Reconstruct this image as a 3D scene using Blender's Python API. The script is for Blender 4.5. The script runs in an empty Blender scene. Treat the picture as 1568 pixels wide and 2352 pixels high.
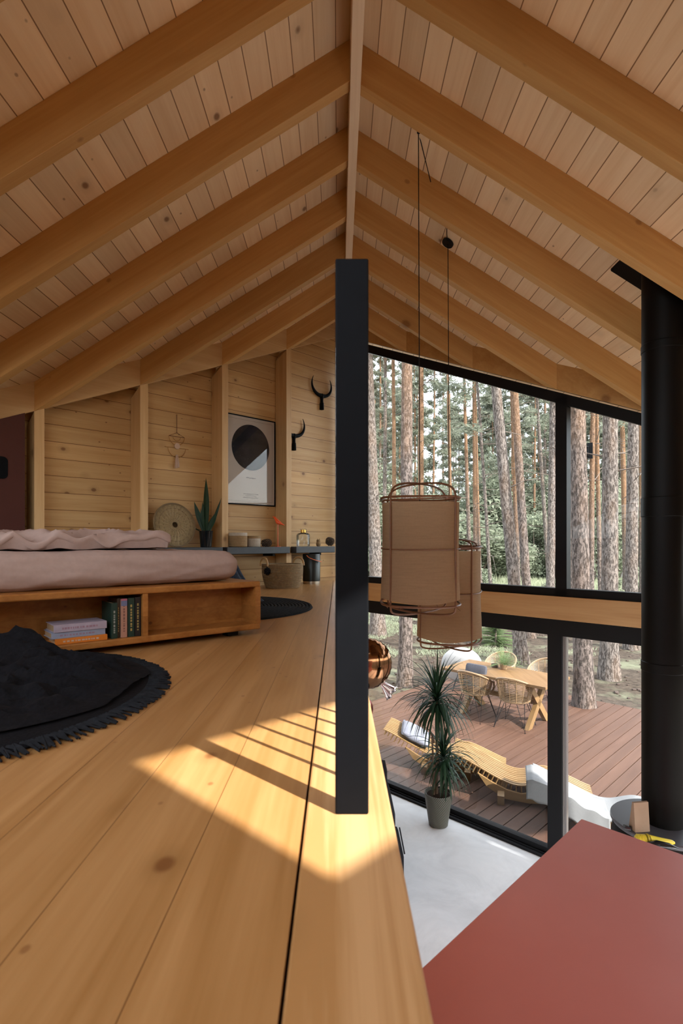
import bpy, math, random
from mathutils import Vector, Matrix, noise
from math import sin, cos, pi, radians, sqrt, floor, atan2

# ---------------------------------------------------------------- camera, world, sun, exposure
FPX = 1238.0          # focal length in pixels of the 1568x2352 frame
CZ = 2.945            # eye height above the ground-floor slab
LZ = 2.455            # top of the loft floor
sc = bpy.context.scene
col = sc.collection
cd = bpy.data.cameras.new('camera')
cam = bpy.data.objects.new('camera', cd)
col.objects.link(cam)
cam.location = (0, 0, CZ)
cam.rotation_euler = (pi/2, 0, 0)
cd.sensor_fit = 'VERTICAL'
cd.sensor_height = 36.0
cd.sensor_width = 24.0
cd.lens = 36.0*FPX/2352.0
cd.shift_x = (784-776)/2352.0
cd.shift_y = (1245-1176)/2352.0
cd.clip_start = 0.02
cd.clip_end = 600
cd.dof.use_dof = True
cd.dof.focus_distance = 6.5
cd.dof.aperture_fstop = 6.3
sc.camera = cam
sc.view_settings.view_transform = 'Standard'
sc.view_settings.look = 'None'
sc.view_settings.gamma = 1.0
sc.view_settings.use_curve_mapping = False
sc.view_settings.exposure = 0.46
cy = sc.cycles
cy.use_denoising = True
cy.max_bounces = 7
cy.diffuse_bounces = 5
cy.glossy_bounces = 3
cy.transmission_bounces = 4
cy.transparent_max_bounces = 12
cy.caustics_reflective = False
cy.caustics_refractive = False
cy.sample_clamp_indirect = 6.0
try:
    cy.use_adaptive_sampling = True
    cy.adaptive_threshold = 0.02
except Exception:
    pass

SUN_EL = radians(38)
sun_h = Vector((0.728, -0.685, 0)).normalized()
sun_dir = Vector((sun_h.x*cos(SUN_EL), sun_h.y*cos(SUN_EL), sin(SUN_EL)))
w = bpy.data.worlds.new('world'); sc.world = w
w.use_nodes = True
wn = w.node_tree; wn.nodes.clear()
wo = wn.nodes.new('ShaderNodeOutputWorld'); wb = wn.nodes.new('ShaderNodeBackground')
sky = wn.nodes.new('ShaderNodeTexSky'); sky.sky_type = 'NISHITA'; sky.sun_disc = False
sky.sun_elevation = SUN_EL; sky.sun_rotation = atan2(sun_h.x, sun_h.y); sky.air_density = 1.0; sky.dust_density = 2.0
mx = wn.nodes.new('ShaderNodeMix'); mx.data_type = 'RGBA'; mx.inputs[0].default_value = 0.72
sm = wn.nodes.new('ShaderNodeMix'); sm.data_type = 'RGBA'; sm.blend_type = 'MULTIPLY'; sm.inputs[0].default_value = 1.0
sm.inputs[7].default_value = (0.22, 0.22, 0.22, 1)
wn.links.new(sky.outputs[0], sm.inputs[6])
wn.links.new(sm.outputs[2], mx.inputs[6]); mx.inputs[7].default_value = (0.95, 0.97, 1.0, 1)
wn.links.new(mx.outputs[2], wb.inputs[0]); wb.inputs[1].default_value = 3.9
wn.links.new(wb.outputs[0], wo.inputs[0])
sl = bpy.data.lights.new('sun', 'SUN'); sl.energy = 10.5; sl.angle = radians(0.8); sl.color = (1.0, 0.96, 0.92)
so = bpy.data.objects.new('sun', sl); col.objects.link(so)
so.rotation_euler = sun_dir.to_track_quat('Z', 'Y').to_euler()
so.location = (6, -6, 12)

# ---------------------------------------------------------------- helpers: points, meshes
R2 = sqrt(0.5)
DW = Vector((R2, -R2, 0))    # along the window wall, towards the right
DL = Vector((R2, R2, 0))     # out through the window wall / along the left wall to its corner
UP = Vector((0, 0, 1))
def P(px, py, y):
    return Vector(((px-776)/FPX*y, y, CZ-(py-1245)/FPX*y))
def G(px, py, h=0.0):
    return P(px, py, (CZ-h)*FPX/(py-1245.0))

class MB:
    def __init__(s): s.v = []; s.f = []; s.sm = []
    def add(s, vs, fs, smooth=False):
        n = len(s.v); s.v += [tuple(v) for v in vs]
        s.f += [tuple(n+i for i in f) for f in fs]; s.sm += [smooth]*len(fs)
        return s
    def box(s, x0, x1, y0, y1, z0, z1, m=None):
        vs = [Vector((x, y, z)) for z in (z0, z1) for y in (y0, y1) for x in (x0, x1)]
        if m is not None: vs = [m @ v for v in vs]
        return s.add(vs, [(0,2,3,1),(4,5,7,6),(0,1,5,4),(2,6,7,3),(0,4,6,2),(1,3,7,5)])
    def hexa(s, b, t):          # bottom ring of 4, top ring of 4
        return s.add(list(b)+list(t), [(3,2,1,0),(4,5,6,7),(0,1,5,4),(1,2,6,5),(2,3,7,6),(3,0,4,7)])
    def beam(s, a, b, wd, hd, up=UP):   # box beam from a to b
        a = Vector(a); b = Vector(b); d = (b-a).normalized(); sd = d.cross(up)
        if sd.length < 1e-5: sd = Vector((1,0,0))
        sd = sd.normalized()*wd/2; u = sd.cross(d).normalized()*hd/2
        r = lambda p: [p-sd-u, p+sd-u, p+sd+u, p-sd+u]
        return s.hexa(r(a), r(b))
    def prism(s, poly, n, h):   # polygon of 3D points extruded along n by h
        n = Vector(n)*h; k = len(poly); a = [Vector(p) for p in poly]; b = [p+n for p in a]
        return s.add(a+b, [tuple(range(k))[::-1], tuple(range(k, 2*k))]+[(i, (i+1)%k, k+(i+1)%k, k+i) for i in range(k)])
    def tube(s, pts, r, seg=6, closed=False, caps=True, smooth=True, flat=1.0):
        pts = [Vector(p) for p in pts]; n = len(pts); rr = r if isinstance(r, (list, tuple)) else [r]*n
        vs = []; prev = None
        for i, p in enumerate(pts):
            if closed: t = pts[(i+1)%n]-pts[i-1]
            else: t = pts[min(i+1, n-1)]-pts[max(i-1, 0)]
            t = t.normalized() if t.length > 1e-9 else UP
            if prev is None:
                a = t.cross(UP)
                if a.length < 0.05: a = t.cross(Vector((1,0,0)))
            else: a = prev - t*prev.dot(t)
            a = a.normalized() if a.length > 1e-6 else Vector((1,0,0)); prev = a; b = t.cross(a)
            for k in range(seg):
                q = 2*pi*k/seg; vs.append(p+(a*cos(q)+b*sin(q)*flat)*rr[i])
        fs = []
        for i in range(n if closed else n-1):
            j = (i+1) % n
            for k in range(seg):
                l = (k+1) % seg; fs.append((i*seg+k, i*seg+l, j*seg+l, j*seg+k))
        if caps and not closed:
            fs.append(tuple(range(seg))[::-1]); fs.append(tuple((n-1)*seg+k for k in range(seg)))
        return s.add(vs, fs, smooth)
    def lathe(s, prof, seg=24, c=(0,0,0), m=None, smooth=True):
        vs = []; fs = []; n = len(prof)
        for r, z in prof:
            for k in range(seg):
                q = 2*pi*k/seg; v = Vector((c[0]+r*cos(q), c[1]+r*sin(q), c[2]+z)); vs.append(m @ v if m is not None else v)
        for i in range(n-1):
            for k in range(seg):
                l = (k+1) % seg; fs.append((i*seg+k, i*seg+l, (i+1)*seg+l, (i+1)*seg+k))
        if prof[0][0] > 1e-6: fs.append(tuple(range(seg))[::-1])
        if prof[-1][0] > 1e-6: fs.append(tuple((n-1)*seg+k for k in range(seg)))
        return s.add(vs, fs, smooth)
    def grid(s, fn, nu, nv, smooth=True, cu=False):
        vs = [fn(i/nu, j/nv) for j in range(nv+1) for i in range(nu+1)]
        fs = [(j*(nu+1)+i, j*(nu+1)+i+1, (j+1)*(nu+1)+i+1, (j+1)*(nu+1)+i) for j in range(nv) for i in range(nu)]
        return s.add(vs, fs, smooth)
    def rbox(s, sx, sy, sz, r, n=10, c=(0,0,0), fn=None, m=None):  # rounded box, half sizes; fn moves points
        c = Vector(c)
        for ax in range(3):
            for sg in (-1, 1):
                def f(u, v, ax=ax, sg=sg):
                    p = [0,0,0]; p[ax] = sg; p[(ax+1)%3] = (2*u-1)*sg; p[(ax+2)%3] = 2*v-1
                    q = Vector((p[0]*sx, p[1]*sy, p[2]*sz))
                    i = Vector((max(-sx+r, min(sx-r, q.x)), max(-sy+r, min(sy-r, q.y)), max(-sz+r, min(sz-r, q.z))))
                    d = q-i; nn = d.normalized() if d.length > 1e-9 else Vector((0,0,0))
                    o = i+nn*r
                    if fn: o = fn(o, nn)
                    o = o+c
                    return m @ o if m is not None else o
                s.grid(f, n, n)
        return s
    def build(s, name, mat, parent=None, bevel=0, ang=0.7, weld=False, sol=0):
        me = bpy.data.meshes.new(name); me.from_pydata(s.v, [], s.f); me.update()
        me.polygons.foreach_set('use_smooth', s.sm)
        if any(s.sm) and len(s.v) < 200000: me.set_sharp_from_angle(angle=ang)
        if mat: me.materials.append(mat)
        o = bpy.data.objects.new(name, me); col.objects.link(o)
        if parent: o.parent = parent
        if weld:
            wm = o.modifiers.new('weld', 'WELD'); wm.merge_threshold = 1e-4
        if sol:
            m = o.modifiers.new('sol', 'SOLIDIFY'); m.thickness = sol; m.offset = 0
        if bevel:
            b = o.modifiers.new('bevel', 'BEVEL'); b.width = bevel; b.segments = 2; b.limit_method = 'ANGLE'
        return o

def tag(o, label, cat=None, group=None, kind=None):
    if label: o['label'] = label
    if cat: o['category'] = cat
    if group: o['group'] = group
    if kind: o['kind'] = kind
    return o
def empty(name, loc, label, cat, group=None, rz=0.0, rot=None):
    o = bpy.data.objects.new(name, None); o.empty_display_size = 0.1; col.objects.link(o)
    o.location = loc; o.rotation_euler = rot if rot else (0, 0, rz)
    return tag(o, label, cat, group)
def kids(o): return [c for c in bpy.data.objects if c.parent == o]
TREEC = {}
def copy_tree(o, loc, rz=0.0, scale=None, label=None, group=None, kd=None):
    if o.name not in TREEC: TREEC[o.name] = [(c, kids(c)) for c in kids(o)]
    r = o.copy(); col.objects.link(r); r.location = loc; r.rotation_euler = (0, 0, rz)
    if scale: r.scale = scale
    if label: r['label'] = label
    if group: r['group'] = group
    for c, gs in TREEC[o.name]:
        d = c.copy(); col.objects.link(d); d.parent = r
        for g in gs:
            e = g.copy(); col.objects.link(e); e.parent = d
    return r
def struct(o, label=None): return tag(o, label, None, None, 'structure')
def text(s, name, size, loc, rot, mat, parent, depth=0.0005):
    c = bpy.data.curves.new(name, 'FONT'); c.body = s; c.size = size; c.extrude = depth; c.align_x = 'CENTER'; c.align_y = 'CENTER'
    c.materials.append(mat)
    o = bpy.data.objects.new(name, c); col.objects.link(o); o.location = loc; o.rotation_euler = rot; o.parent = parent
    return o

# ---------------------------------------------------------------- materials
class NT:
    def __init__(s, name, rough=0.6, spec=0.5, metal=0.0):
        s.m = bpy.data.materials.new(name); s.m.use_nodes = True; s.t = s.m.node_tree
        s.b = s.t.nodes['Principled BSDF']; s.o = s.t.nodes['Material Output']
        s.b.inputs['Roughness'].default_value = rough; s.b.inputs['Metallic'].default_value = metal
        s.b.inputs['Specular IOR Level'].default_value = spec
    def n(s, t, **kw):
        x = s.t.nodes.new(t)
        for k, v in kw.items(): setattr(x, k, v)
        return x
    def set(s, i, v):
        if hasattr(v, 'is_linked') or isinstance(v, bpy.types.NodeSocket): s.t.links.new(v, i)
        elif isinstance(v, (tuple, list, Vector)): i.default_value = tuple(v) if len(i.default_value) == len(v) else tuple(v)+(1,)
        else: i.default_value = v
    def math(s, op, a, b=0.0, c=None, clamp=False):
        x = s.n('ShaderNodeMath', operation=op); x.use_clamp = clamp
        s.set(x.inputs[0], a); s.set(x.inputs[1], b)
        if c is not None: s.set(x.inputs[2], c)
        return x.outputs[0]
    def dot(s, v, d):
        x = s.n('ShaderNodeVectorMath', operation='DOT_PRODUCT'); s.set(x.inputs[0], v); x.inputs[1].default_value = tuple(d)
        return x.outputs['Value']
    def comb(s, a, b, c):
        x = s.n('ShaderNodeCombineXYZ'); s.set(x.inputs[0], a); s.set(x.inputs[1], b); s.set(x.inputs[2], c); return x.outputs[0]
    def mix(s, f, a, b, bt='MIX'):
        x = s.n('ShaderNodeMix', data_type='RGBA', blend_type=bt); s.set(x.inputs[0], f); s.set(x.inputs[6], a); s.set(x.inputs[7], b); return x.outputs[2]
    def noise(s, v, scale, det=4, rough=0.55, dist=0.0, out='Fac'):
        x = s.n('ShaderNodeTexNoise'); s.set(x.inputs['Vector'], v); x.inputs['Scale'].default_value = scale
        x.inputs['Detail'].default_value = det; x.inputs['Roughness'].default_value = rough; x.inputs['Distortion'].default_value = dist
        return x.outputs[out]
    def vor(s, v, scale, out='Distance', feat='F1'):
        x = s.n('ShaderNodeTexVoronoi', feature=feat); s.set(x.inputs['Vector'], v); x.inputs['Scale'].default_value = scale; return x.outputs[out]
    def ramp(s, f, stops):
        x = s.n('ShaderNodeValToRGB'); s.set(x.inputs[0], f); e = x.color_ramp.elements
        while len(e) < len(stops): e.new(0.5)
        for i, (p, c) in enumerate(stops): e[i].position = p; e[i].color = tuple(c)+((1,) if len(c) == 3 else ())
        return x.outputs[0]
    def rng(s, f, a, b, c=0.0, d=1.0):
        x = s.n('ShaderNodeMapRange'); s.set(x.inputs[0], f)
        for i, v in zip((1,2,3,4), (a,b,c,d)): x.inputs[i].default_value = v
        return x.outputs[0]
    def obj(s): return s.n('ShaderNodeTexCoord').outputs['Object']
    def gen(s): return s.n('ShaderNodeTexCoord').outputs['Generated']
    def rand(s): return s.n('ShaderNodeObjectInfo').outputs['Random']
    def bump(s, h, strength=0.3, dist=0.01):
        x = s.n('ShaderNodeBump'); x.inputs['Strength'].default_value = strength; x.inputs['Distance'].default_value = dist
        s.set(x.inputs['Height'], h); s.t.links.new(x.outputs[0], s.b.inputs['Normal'])
    def col(s, c): s.set(s.b.inputs['Base Color'], c)
    def rough(s, c): s.set(s.b.inputs['Roughness'], c)

def plain(name, c, rough=0.6, metal=0.0, spec=0.5, var=0.0, vs=20, bump=0.0):
    m = NT(name, rough, spec, metal)
    if var or bump:
        f = m.noise(m.obj(), vs, 5)
        m.col(m.mix(f, tuple(x*(1-var) for x in c), tuple(min(1, x*(1+var)) for x in c)))
        if bump: m.bump(f, bump, 0.01)
    else: m.col(c)
    return m.m

def wood(name, ca, cb, g, a, groove=None, rough=0.5, knots=1.0, period2=None, line=0.035, contrast=1.0, kd=(0.16, 0.06, 0.02), spec=0.35, kscale=3.2, bumpy=0.15):
    """g: grain direction, a: direction across the boards, groove=(period, phase)"""
    m = NT(name, rough, spec); co = m.obj(); g = Vector(g).normalized(); a = Vector(a).normalized(); c = g.cross(a)
    G_ = m.dot(co, g); A_ = m.dot(co, a); C_ = m.dot(co, c)
    if groove:
        q = m.math('DIVIDE', m.math('SUBTRACT', A_, groove[1]), groove[0])
        idx = m.math('FLOOR', q); fr = m.math('FRACT', q)
        wnz = m.n('ShaderNodeTexWhiteNoise', noise_dimensions='1D'); m.set(wnz.inputs['W'], idx); rnd = wnz.outputs['Value']
    else:
        rnd = m.rand(); fr = None
    off = m.math('MULTIPLY', rnd, 37.0)
    v1 = m.comb(m.math('ADD', m.math('MULTIPLY', G_, 0.9), off), m.math('MULTIPLY', A_, 14.0), m.math('ADD', m.math('MULTIPLY', C_, 14.0), off))
    n1 = m.noise(v1, 1.0, 5, 0.6, 0.6)
    v2 = m.comb(m.math('ADD', m.math('MULTIPLY', G_, 2.0), off), m.math('MULTIPLY', A_, 70.0), m.math('MULTIPLY', C_, 70.0))
    n2 = m.noise(v2, 1.0, 3, 0.5)
    f = m.math('ADD', m.math('MULTIPLY', n1, 0.75), m.math('MULTIPLY', n2, 0.25))
    f = m.rng(f, 0.5-0.17/contrast, 0.5+0.17/contrast)
    cc = m.mix(f, ca, cb)
    # knots
    kv = m.comb(m.math('ADD', m.math('MULTIPLY', G_, kscale*0.85), off), m.math('MULTIPLY', A_, kscale*1.15), m.math('ADD', m.math('MULTIPLY', C_, kscale*1.15), off))
    kdist = m.vor(kv, 1.0)
    kmask = m.math('MULTIPLY', m.rng(kdist, 0.085, 0.045), knots, clamp=True)
    halo = m.math('MULTIPLY', m.rng(kdist, 0.20, 0.07), 0.3*knots, clamp=True)
    cc = m.mix(halo, cc, tuple(x*0.6 for x in ca)); cc = m.mix(m.math('MULTIPLY', kmask, 0.75), cc, kd)
    k2 = m.vor(m.comb(m.math('ADD', m.math('MULTIPLY', G_, kscale*1.9), m.math('MULTIPLY', off, 1.7)), m.math('MULTIPLY', A_, kscale*2.6), m.math('ADD', m.math('MULTIPLY', C_, kscale*2.6), off)), 1.0)
    cc = m.mix(m.math('MULTIPLY', m.rng(k2, 0.075, 0.04), 0.55*knots, clamp=True), cc, kd)
    tint = m.rng(rnd, 0, 1, 0.88, 1.08)
    tv = m.comb(tint, tint, tint); cc = m.mix(1.0, cc, tv, 'MULTIPLY')
    h = m.math('MULTIPLY', f, 0.3)
    if groove:
        e = m.math('ABSOLUTE', m.math('SUBTRACT', fr, 0.5))
        gm = m.rng(e, 0.5-line, 0.5-line*0.45)
        cc = m.mix(gm, cc, (ca[0]*0.30, ca[1]*0.22, ca[2]*0.16))
        h = m.math('SUBTRACT', h, m.math('MULTIPLY', gm, 1.5))
    m.col(cc); m.bump(h, bumpy, 0.006)
    return m.m

ROOF_A = Vector((1, 0, 0))
# one finish: ceiling set paler, rafters darker, light and shade put into the colour
M_plank = wood('pine_ceiling_boards', (0.80,0.58,0.34), (0.90,0.71,0.46), (0,1,0), (1,0,0), (0.1184, 0.2235), 0.55, 1.0, line=0.026)
M_rafL = wood('glulam_rafter_left', (0.53,0.285,0.09), (0.65,0.39,0.15), (1,0,0.625), (-0.625,0,1), None, 0.5, 0.8, kscale=1.6)
M_rafR = wood('glulam_rafter_right', (0.51,0.27,0.085), (0.63,0.375,0.14), (1,0,-0.635), (0.635,0,1), None, 0.5, 0.8, kscale=1.6)
M_ridge = wood('ridge_pine', (0.72,0.54,0.36), (0.82,0.65,0.46), (0,1,0), (1,0,0), None, 0.55, 0.4)
M_beamR = wood('window_beam_pine', (0.48,0.265,0.105), (0.60,0.37,0.17), DW, UP, None, 0.5, 0.9, kscale=2.2)
M_beamL = wood('left_edge_beam_pine', (0.56,0.34,0.145), (0.68,0.46,0.23), DL, UP, None, 0.5, 0.9, kscale=2.2)
M_post = wood('post_pine', (0.56,0.34,0.145), (0.68,0.46,0.23), UP, DL, None, 0.5, 0.9, kscale=2.4)
M_wallL = wood('wall_boards_left', (0.52,0.305,0.115), (0.65,0.43,0.20), DL, UP, (0.1455, 0.02), 0.5, 1.2, line=0.022, kscale=3.6)
M_floor = wood('loft_floor_boards', (0.42,0.21,0.066), (0.56,0.31,0.12), (0,1,0), (1,0,0), (0.165, -0.061), 0.32, 1.0, line=0.006, kscale=3.9, contrast=1.35, kd=(0.2,0.07,0.02), spec=0.5, bumpy=0.06)
M_edge = wood('loft_edge_board', (0.44,0.235,0.085), (0.58,0.35,0.16), (0,1,0), (1,0,0), None, 0.35, 0.7, contrast=2.2, spec=0.5, bumpy=0.06)
M_bed = wood('bed_frame_pine', (0.27,0.10,0.02), (0.40,0.17,0.042), (0.766,0.643,0), UP, (0.075, 0.0), 0.35, 1.3, line=0.003, contrast=1.3, kd=(0.1,0.03,0.01), kscale=3.0, bumpy=0.05)
M_table = wood('table_oak', (0.12,0.062,0.024), (0.17,0.097,0.042), DW, DL, (0.15, 0.0), 0.5, 0.3, line=0.006)
M_tleg = wood('table_leg_oak', (0.13,0.07,0.026), (0.18,0.105,0.043), UP, (1,0,0), None, 0.5, 0.3)
M_loung = wood('lounger_pine', (0.16,0.09,0.033), (0.23,0.14,0.062), (1,0,0), (0,1,0), None, 0.45, 0.6, kscale=2.0)
M_deck = wood('terrace_boards', (0.058,0.028,0.018), (0.100,0.053,0.035), DL, DW, (0.155, 0.0), 0.6, 0.0, line=0.0, contrast=0.8, spec=0.2, bumpy=0.0)
M_black = plain('black_window_metal', (0.009,0.009,0.010), 0.5, 0.0, 0.15)
M_rail = plain('black_rail_steel', (0.004,0.0047,0.006), 0.6, 0.0, 0.08, 0.2, 30)
M_pipe = plain('black_stove_paint', (0.004,0.0037,0.0034), 0.5, 0.0, 0.12)
M_grey = plain('silver_door_profile', (0.32,0.30,0.29), 0.3, 0.7)
M_white = plain('white_plaster', (0.75,0.73,0.70), 0.8)
M_shelf = plain('black_stained_wood', (0.022,0.026,0.032), 0.5, 0, 0.5, 0.35, 14, 0.05)
M_red = NT('red_lacquer', 0.42, 0.4); _v = M_red.noise(M_red.obj(), 2.0, 4); M_red.col(M_red.mix(_v, (0.47,0.14,0.12), (0.55,0.21,0.195))); M_red.bump(M_red.noise(M_red.obj(), 9, 4), 0.05, 0.01); M_red = M_red.m
M_redd = plain('dark_red_panel', (0.065,0.011,0.005), 0.6, 0, 0.4, 0.15, 6)
M_conc = NT('polished_concrete', 0.35, 0.5); _o = M_conc.obj(); _v = M_conc.noise(_o, 2.2, 7, 0.65, 0.8); M_conc.col(M_conc.ramp(_v, [(0.35,(0.54,0.55,0.56)),(0.65,(0.68,0.69,0.70))])); M_conc.rough(M_conc.rng(_v, 0.3, 0.7, 0.3, 0.5)); M_conc = M_conc.m
def glassmat(name, tint=(1,1,1), refl=1.0):
    m = NT(name); t = m.t; t.nodes.remove(m.b)
    tr = m.n('ShaderNodeBsdfTransparent'); tr.inputs[0].default_value = tint+(1,)
    gl = m.n('ShaderNodeBsdfGlossy'); gl.inputs['Roughness'].default_value = 0.0
    fr = m.n('ShaderNodeFresnel'); fr.inputs[0].default_value = 1.45
    mi = m.n('ShaderNodeMixShader'); m.set(mi.inputs[0], m.math('MULTIPLY', fr.outputs[0], refl))
    t.links.new(tr.outputs[0], mi.inputs[1]); t.links.new(gl.outputs[0], mi.inputs[2]); t.links.new(mi.outputs[0], m.o.inputs[0])
    return m.m
M_glass = glassmat('window_glass', (0.97,0.985,0.98), 0.35)
M_bottle = glassmat('bottle_glass', (0.97,0.98,0.97), 0.9)
def fabric(name, c, rough=0.9, var=0.15, vs=60, bump=0.25, sheen=0.0, trans=0.0, weave=0):
    m = NT(name, rough, 0.15); co = m.obj()
    f = m.noise(co, vs, 4, 0.6)
    if weave:
        a = m.noise(m.comb(m.dot(co,(1,0,0)), m.dot(co,(0,1,0)), m.math('MULTIPLY', m.dot(co, (0,0,1)), 12.0)), weave, 3)
        f = m.math('ADD', m.math('MULTIPLY', f, 0.4), m.math('MULTIPLY', a, 0.6))
    cc = m.mix(m.rng(f, 0.3, 0.7), tuple(x*(1-var) for x in c), tuple(min(1,x*(1+var)) for x in c)); m.col(cc)
    m.bump(f, bump, 0.004)
    if sheen: m.b.inputs['Sheen Weight'].default_value = sheen
    if trans:
        tl = m.n('ShaderNodeBsdfTranslucent'); m.t.links.new(cc, tl.inputs[0])
        ms = m.n('ShaderNodeMixShader'); ms.inputs[0].default_value = trans
        m.t.links.new(m.b.outputs[0], ms.inputs[1]); m.t.links.new(tl.outputs[0], ms.inputs[2]); m.t.links.new(ms.outputs[0], m.o.inputs[0])
    return m.m
M_pink = fabric('pink_bed_linen', (0.42,0.31,0.265), 0.85, 0.05, 40, 0.1)
M_rug = fabric('charcoal_rag_rug', (0.014,0.0155,0.018), 0.95, 0.4, 50, 0.5)
M_throw = fabric('black_wool_throw', (0.006,0.006,0.0075), 0.95, 0.5, 90, 0.5)
M_navy = fabric('navy_blanket', (0.045,0.06,0.085), 0.95, 0.4, 60, 0.5, 0.1)
M_linen = fabric('beige_lamp_linen', (0.38,0.245,0.14), 0.9, 0.10, 90, 0.15, 0, 0.42, 10)
M_cane = plain('dark_bamboo', (0.15,0.058,0.02), 0.5, 0, 0.5, 0.4, 30)
M_ratt = plain('natural_rattan', (0.19,0.12,0.064), 0.5, 0, 0.5, 0.2, 40)
M_sofa = fabric('black_sofa_fabric', (0.012,0.012,0.014), 0.9, 0.3, 80, 0.3)
M_cush = fabric('grey_cushion', (0.055,0.055,0.065), 0.9, 0.15, 80, 0.2)
M_wcush = fabric('light_grey_pillow', (0.15,0.155,0.185), 0.9, 0.08, 50, 0.2)
M_wtow = fabric('white_towel', (0.17,0.172,0.175), 0.9, 0.05, 60, 0.2)
M_leaf = NT('dark_leaf', 0.5, 0.25); M_leaf.col(M_leaf.mix(M_leaf.noise(M_leaf.obj(), 14), (0.006,0.020,0.009), (0.022,0.055,0.024))); M_leaf = M_leaf.m
def stripes(name, ca, cb, d, period, duty=0.5, rough=0.7, bump=0.6, noisy=0.5):
    m = NT(name, rough, 0.3); co = m.obj()
    q = m.math('FRACT', m.math('DIVIDE', m.dot(co, d), period))
    e = m.math('ABSOLUTE', m.math('SUBTRACT', q, 0.5)); f = m.rng(e, 0.5*duty-0.08, 0.5*duty+0.08)
    nz = m.noise(co, 45, 3); c1 = m.mix(m.math('MULTIPLY', nz, noisy*2), ca, tuple(x*0.55 for x in ca))
    m.col(m.mix(f, c1, cb)); m.bump(m.math('SUBTRACT', 1.0, f), bump, 0.006)
    return m.m
M_basket = stripes('seagrass_coils', (0.50,0.34,0.17), (0.16,0.09,0.04), (0,0,1), 0.0125, 0.75, 0.7, 0.8, 0.9)
M_jute = stripes('jute_rope', (0.42,0.27,0.13), (0.22,0.13,0.06), (0,0,1), 0.009, 0.8, 0.8, 0.6)
M_jutew = stripes('pale_cotton_rope', (0.66,0.56,0.44), (0.45,0.36,0.26), (0,0,1), 0.009, 0.8, 0.8, 0.6)
M_orange = plain('orange_plastic', (0.80,0.10,0.02), 0.35)
M_oleath = plain('orange_leather', (0.62,0.13,0.03), 0.5)
M_cone = plain('pine_cone_brown', (0.045,0.028,0.02), 0.7, 0, 0.4, 0.4, 60)
M_conet = plain('pine_cone_tips', (0.22,0.16,0.11), 0.7)
M_brass = plain('brass_collar', (0.65,0.40,0.10), 0.3, 0.9)
M_bpot = plain('black_glazed_pot', (0.010,0.012,0.014), 0.12)
M_kraft = plain('kraft_paper', (0.30,0.21,0.145), 0.8, 0, 0.2, 0.15, 12, 0.3)
M_yel = plain('yellow_rubber', (0.62,0.50,0.03), 0.5)
M_soil = plain('potting_soil', (0.035,0.022,0.015), 0.95, 0, 0.1, 0.5, 60, 0.8)
M_stem = plain('dracaena_cane', (0.10,0.065,0.04), 0.8, 0, 0.3, 0.4, 30, 0.4)
M_ropeb = plain('brown_cord', (0.14,0.05,0.02), 0.8)
M_cream = plain('cream_beads', (0.55,0.40,0.30), 0.7)
# ---------------------------------------------------------------- the house
XR, ZT, SL, SR = 0.08, 5.56, 0.625, 0.635
def zb(x): return ZT - (SR*(x-XR) if x > XR else SL*(XR-x))
CF, CP = 6.738, 7.03          # left wall: face of posts, face of boards   (-X+Y)
CW, CN = 6.93, 1.6            # window wall face (X+Y), near walls
RH = 0.235                    # rafter height, vertical
# concrete ground floor
mb = MB(); mb.prism([(0,7.0,-0.3),(-4.35,2.7,-0.3),(0,-1.7,-0.3),(4.3,2.68,-0.3)], UP, 0.3)
struct(mb.build('floor', M_conc), 'pale grey polished concrete ground floor below the loft')
# loft floor
mb = MB(); mb.prism([(-0.061,6.93,LZ-0.22),(-4.3,2.72,LZ-0.22),(-0.061,-1.52,LZ-0.22)], UP, 0.22)
struct(mb.build('floor_loft', M_floor), 'honey pine board floor of the sleeping loft')
mb = MB(); mb.prism([(-0.058,6.93,LZ-0.24),(-0.058,-1.5,LZ-0.24),(0.098,-1.45,LZ-0.24),(0.098,6.82,LZ-0.24)], UP, 0.24)
struct(mb.build('trim_1', M_edge, bevel=0.004), 'glued pine board along the open edge of the loft')
# roof slabs
mb = MB(); oh = 0.6
def roofside(sg):
    pts = [(XR, 7.83), (-4.80, 3.02), (XR, -1.75)] if sg < 0 else [(XR, 7.83), (4.80, 3.05), (XR, -1.75)]
    return [(x, y, zb(x)+RH) for x, y in pts]
m1 = MB(); m1.prism(roofside(-1), UP, 0.28); m1.prism(roofside(1), UP, 0.28)
struct(m1.build('ceiling', M_plank), 'pitched ceiling of pale pine boards')
# ridge beam
mb = MB(); mb.box(XR-0.012, XR+0.048, -1.4, 6.80, ZT-0.045, ZT+0.25)
struct(mb.build('ridge_beam', M_ridge, bevel=0.003), 'pale pine ridge beam running to the far corner')
# rafters
RY = [-0.15, 0.49, 1.13, 1.77, 2.41, 3.045, 3.68, 4.31, 4.93, 5.545, 6.15]
for i, y in enumerate(RY):
    t = 0.075
    for sg in (-1, 1):
        def xe(yy): return -min(CF-yy, CN+yy) if sg < 0 else min(CW-yy, CN+yy)
        x0 = XR-0.012 if sg < 0 else XR+0.048
        a, b = xe(y), xe(y+t)
        lo = [(x0,y,zb(x0)), (a,y,zb(a)), (b,y+t,zb(b)), (x0,y+t,zb(x0))]
        hi = [(p[0],p[1],p[2]+RH) for p in lo]
        if sg > 0: lo = lo[::-1]; hi = hi[::-1]
        o = MB().hexa(lo, hi).build('rafter', M_rafL if sg < 0 else M_rafR, bevel=0.002)
        struct(o, 'honey pine rafter on the %s slope' % ('left' if sg < 0 else 'right'))
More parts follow.
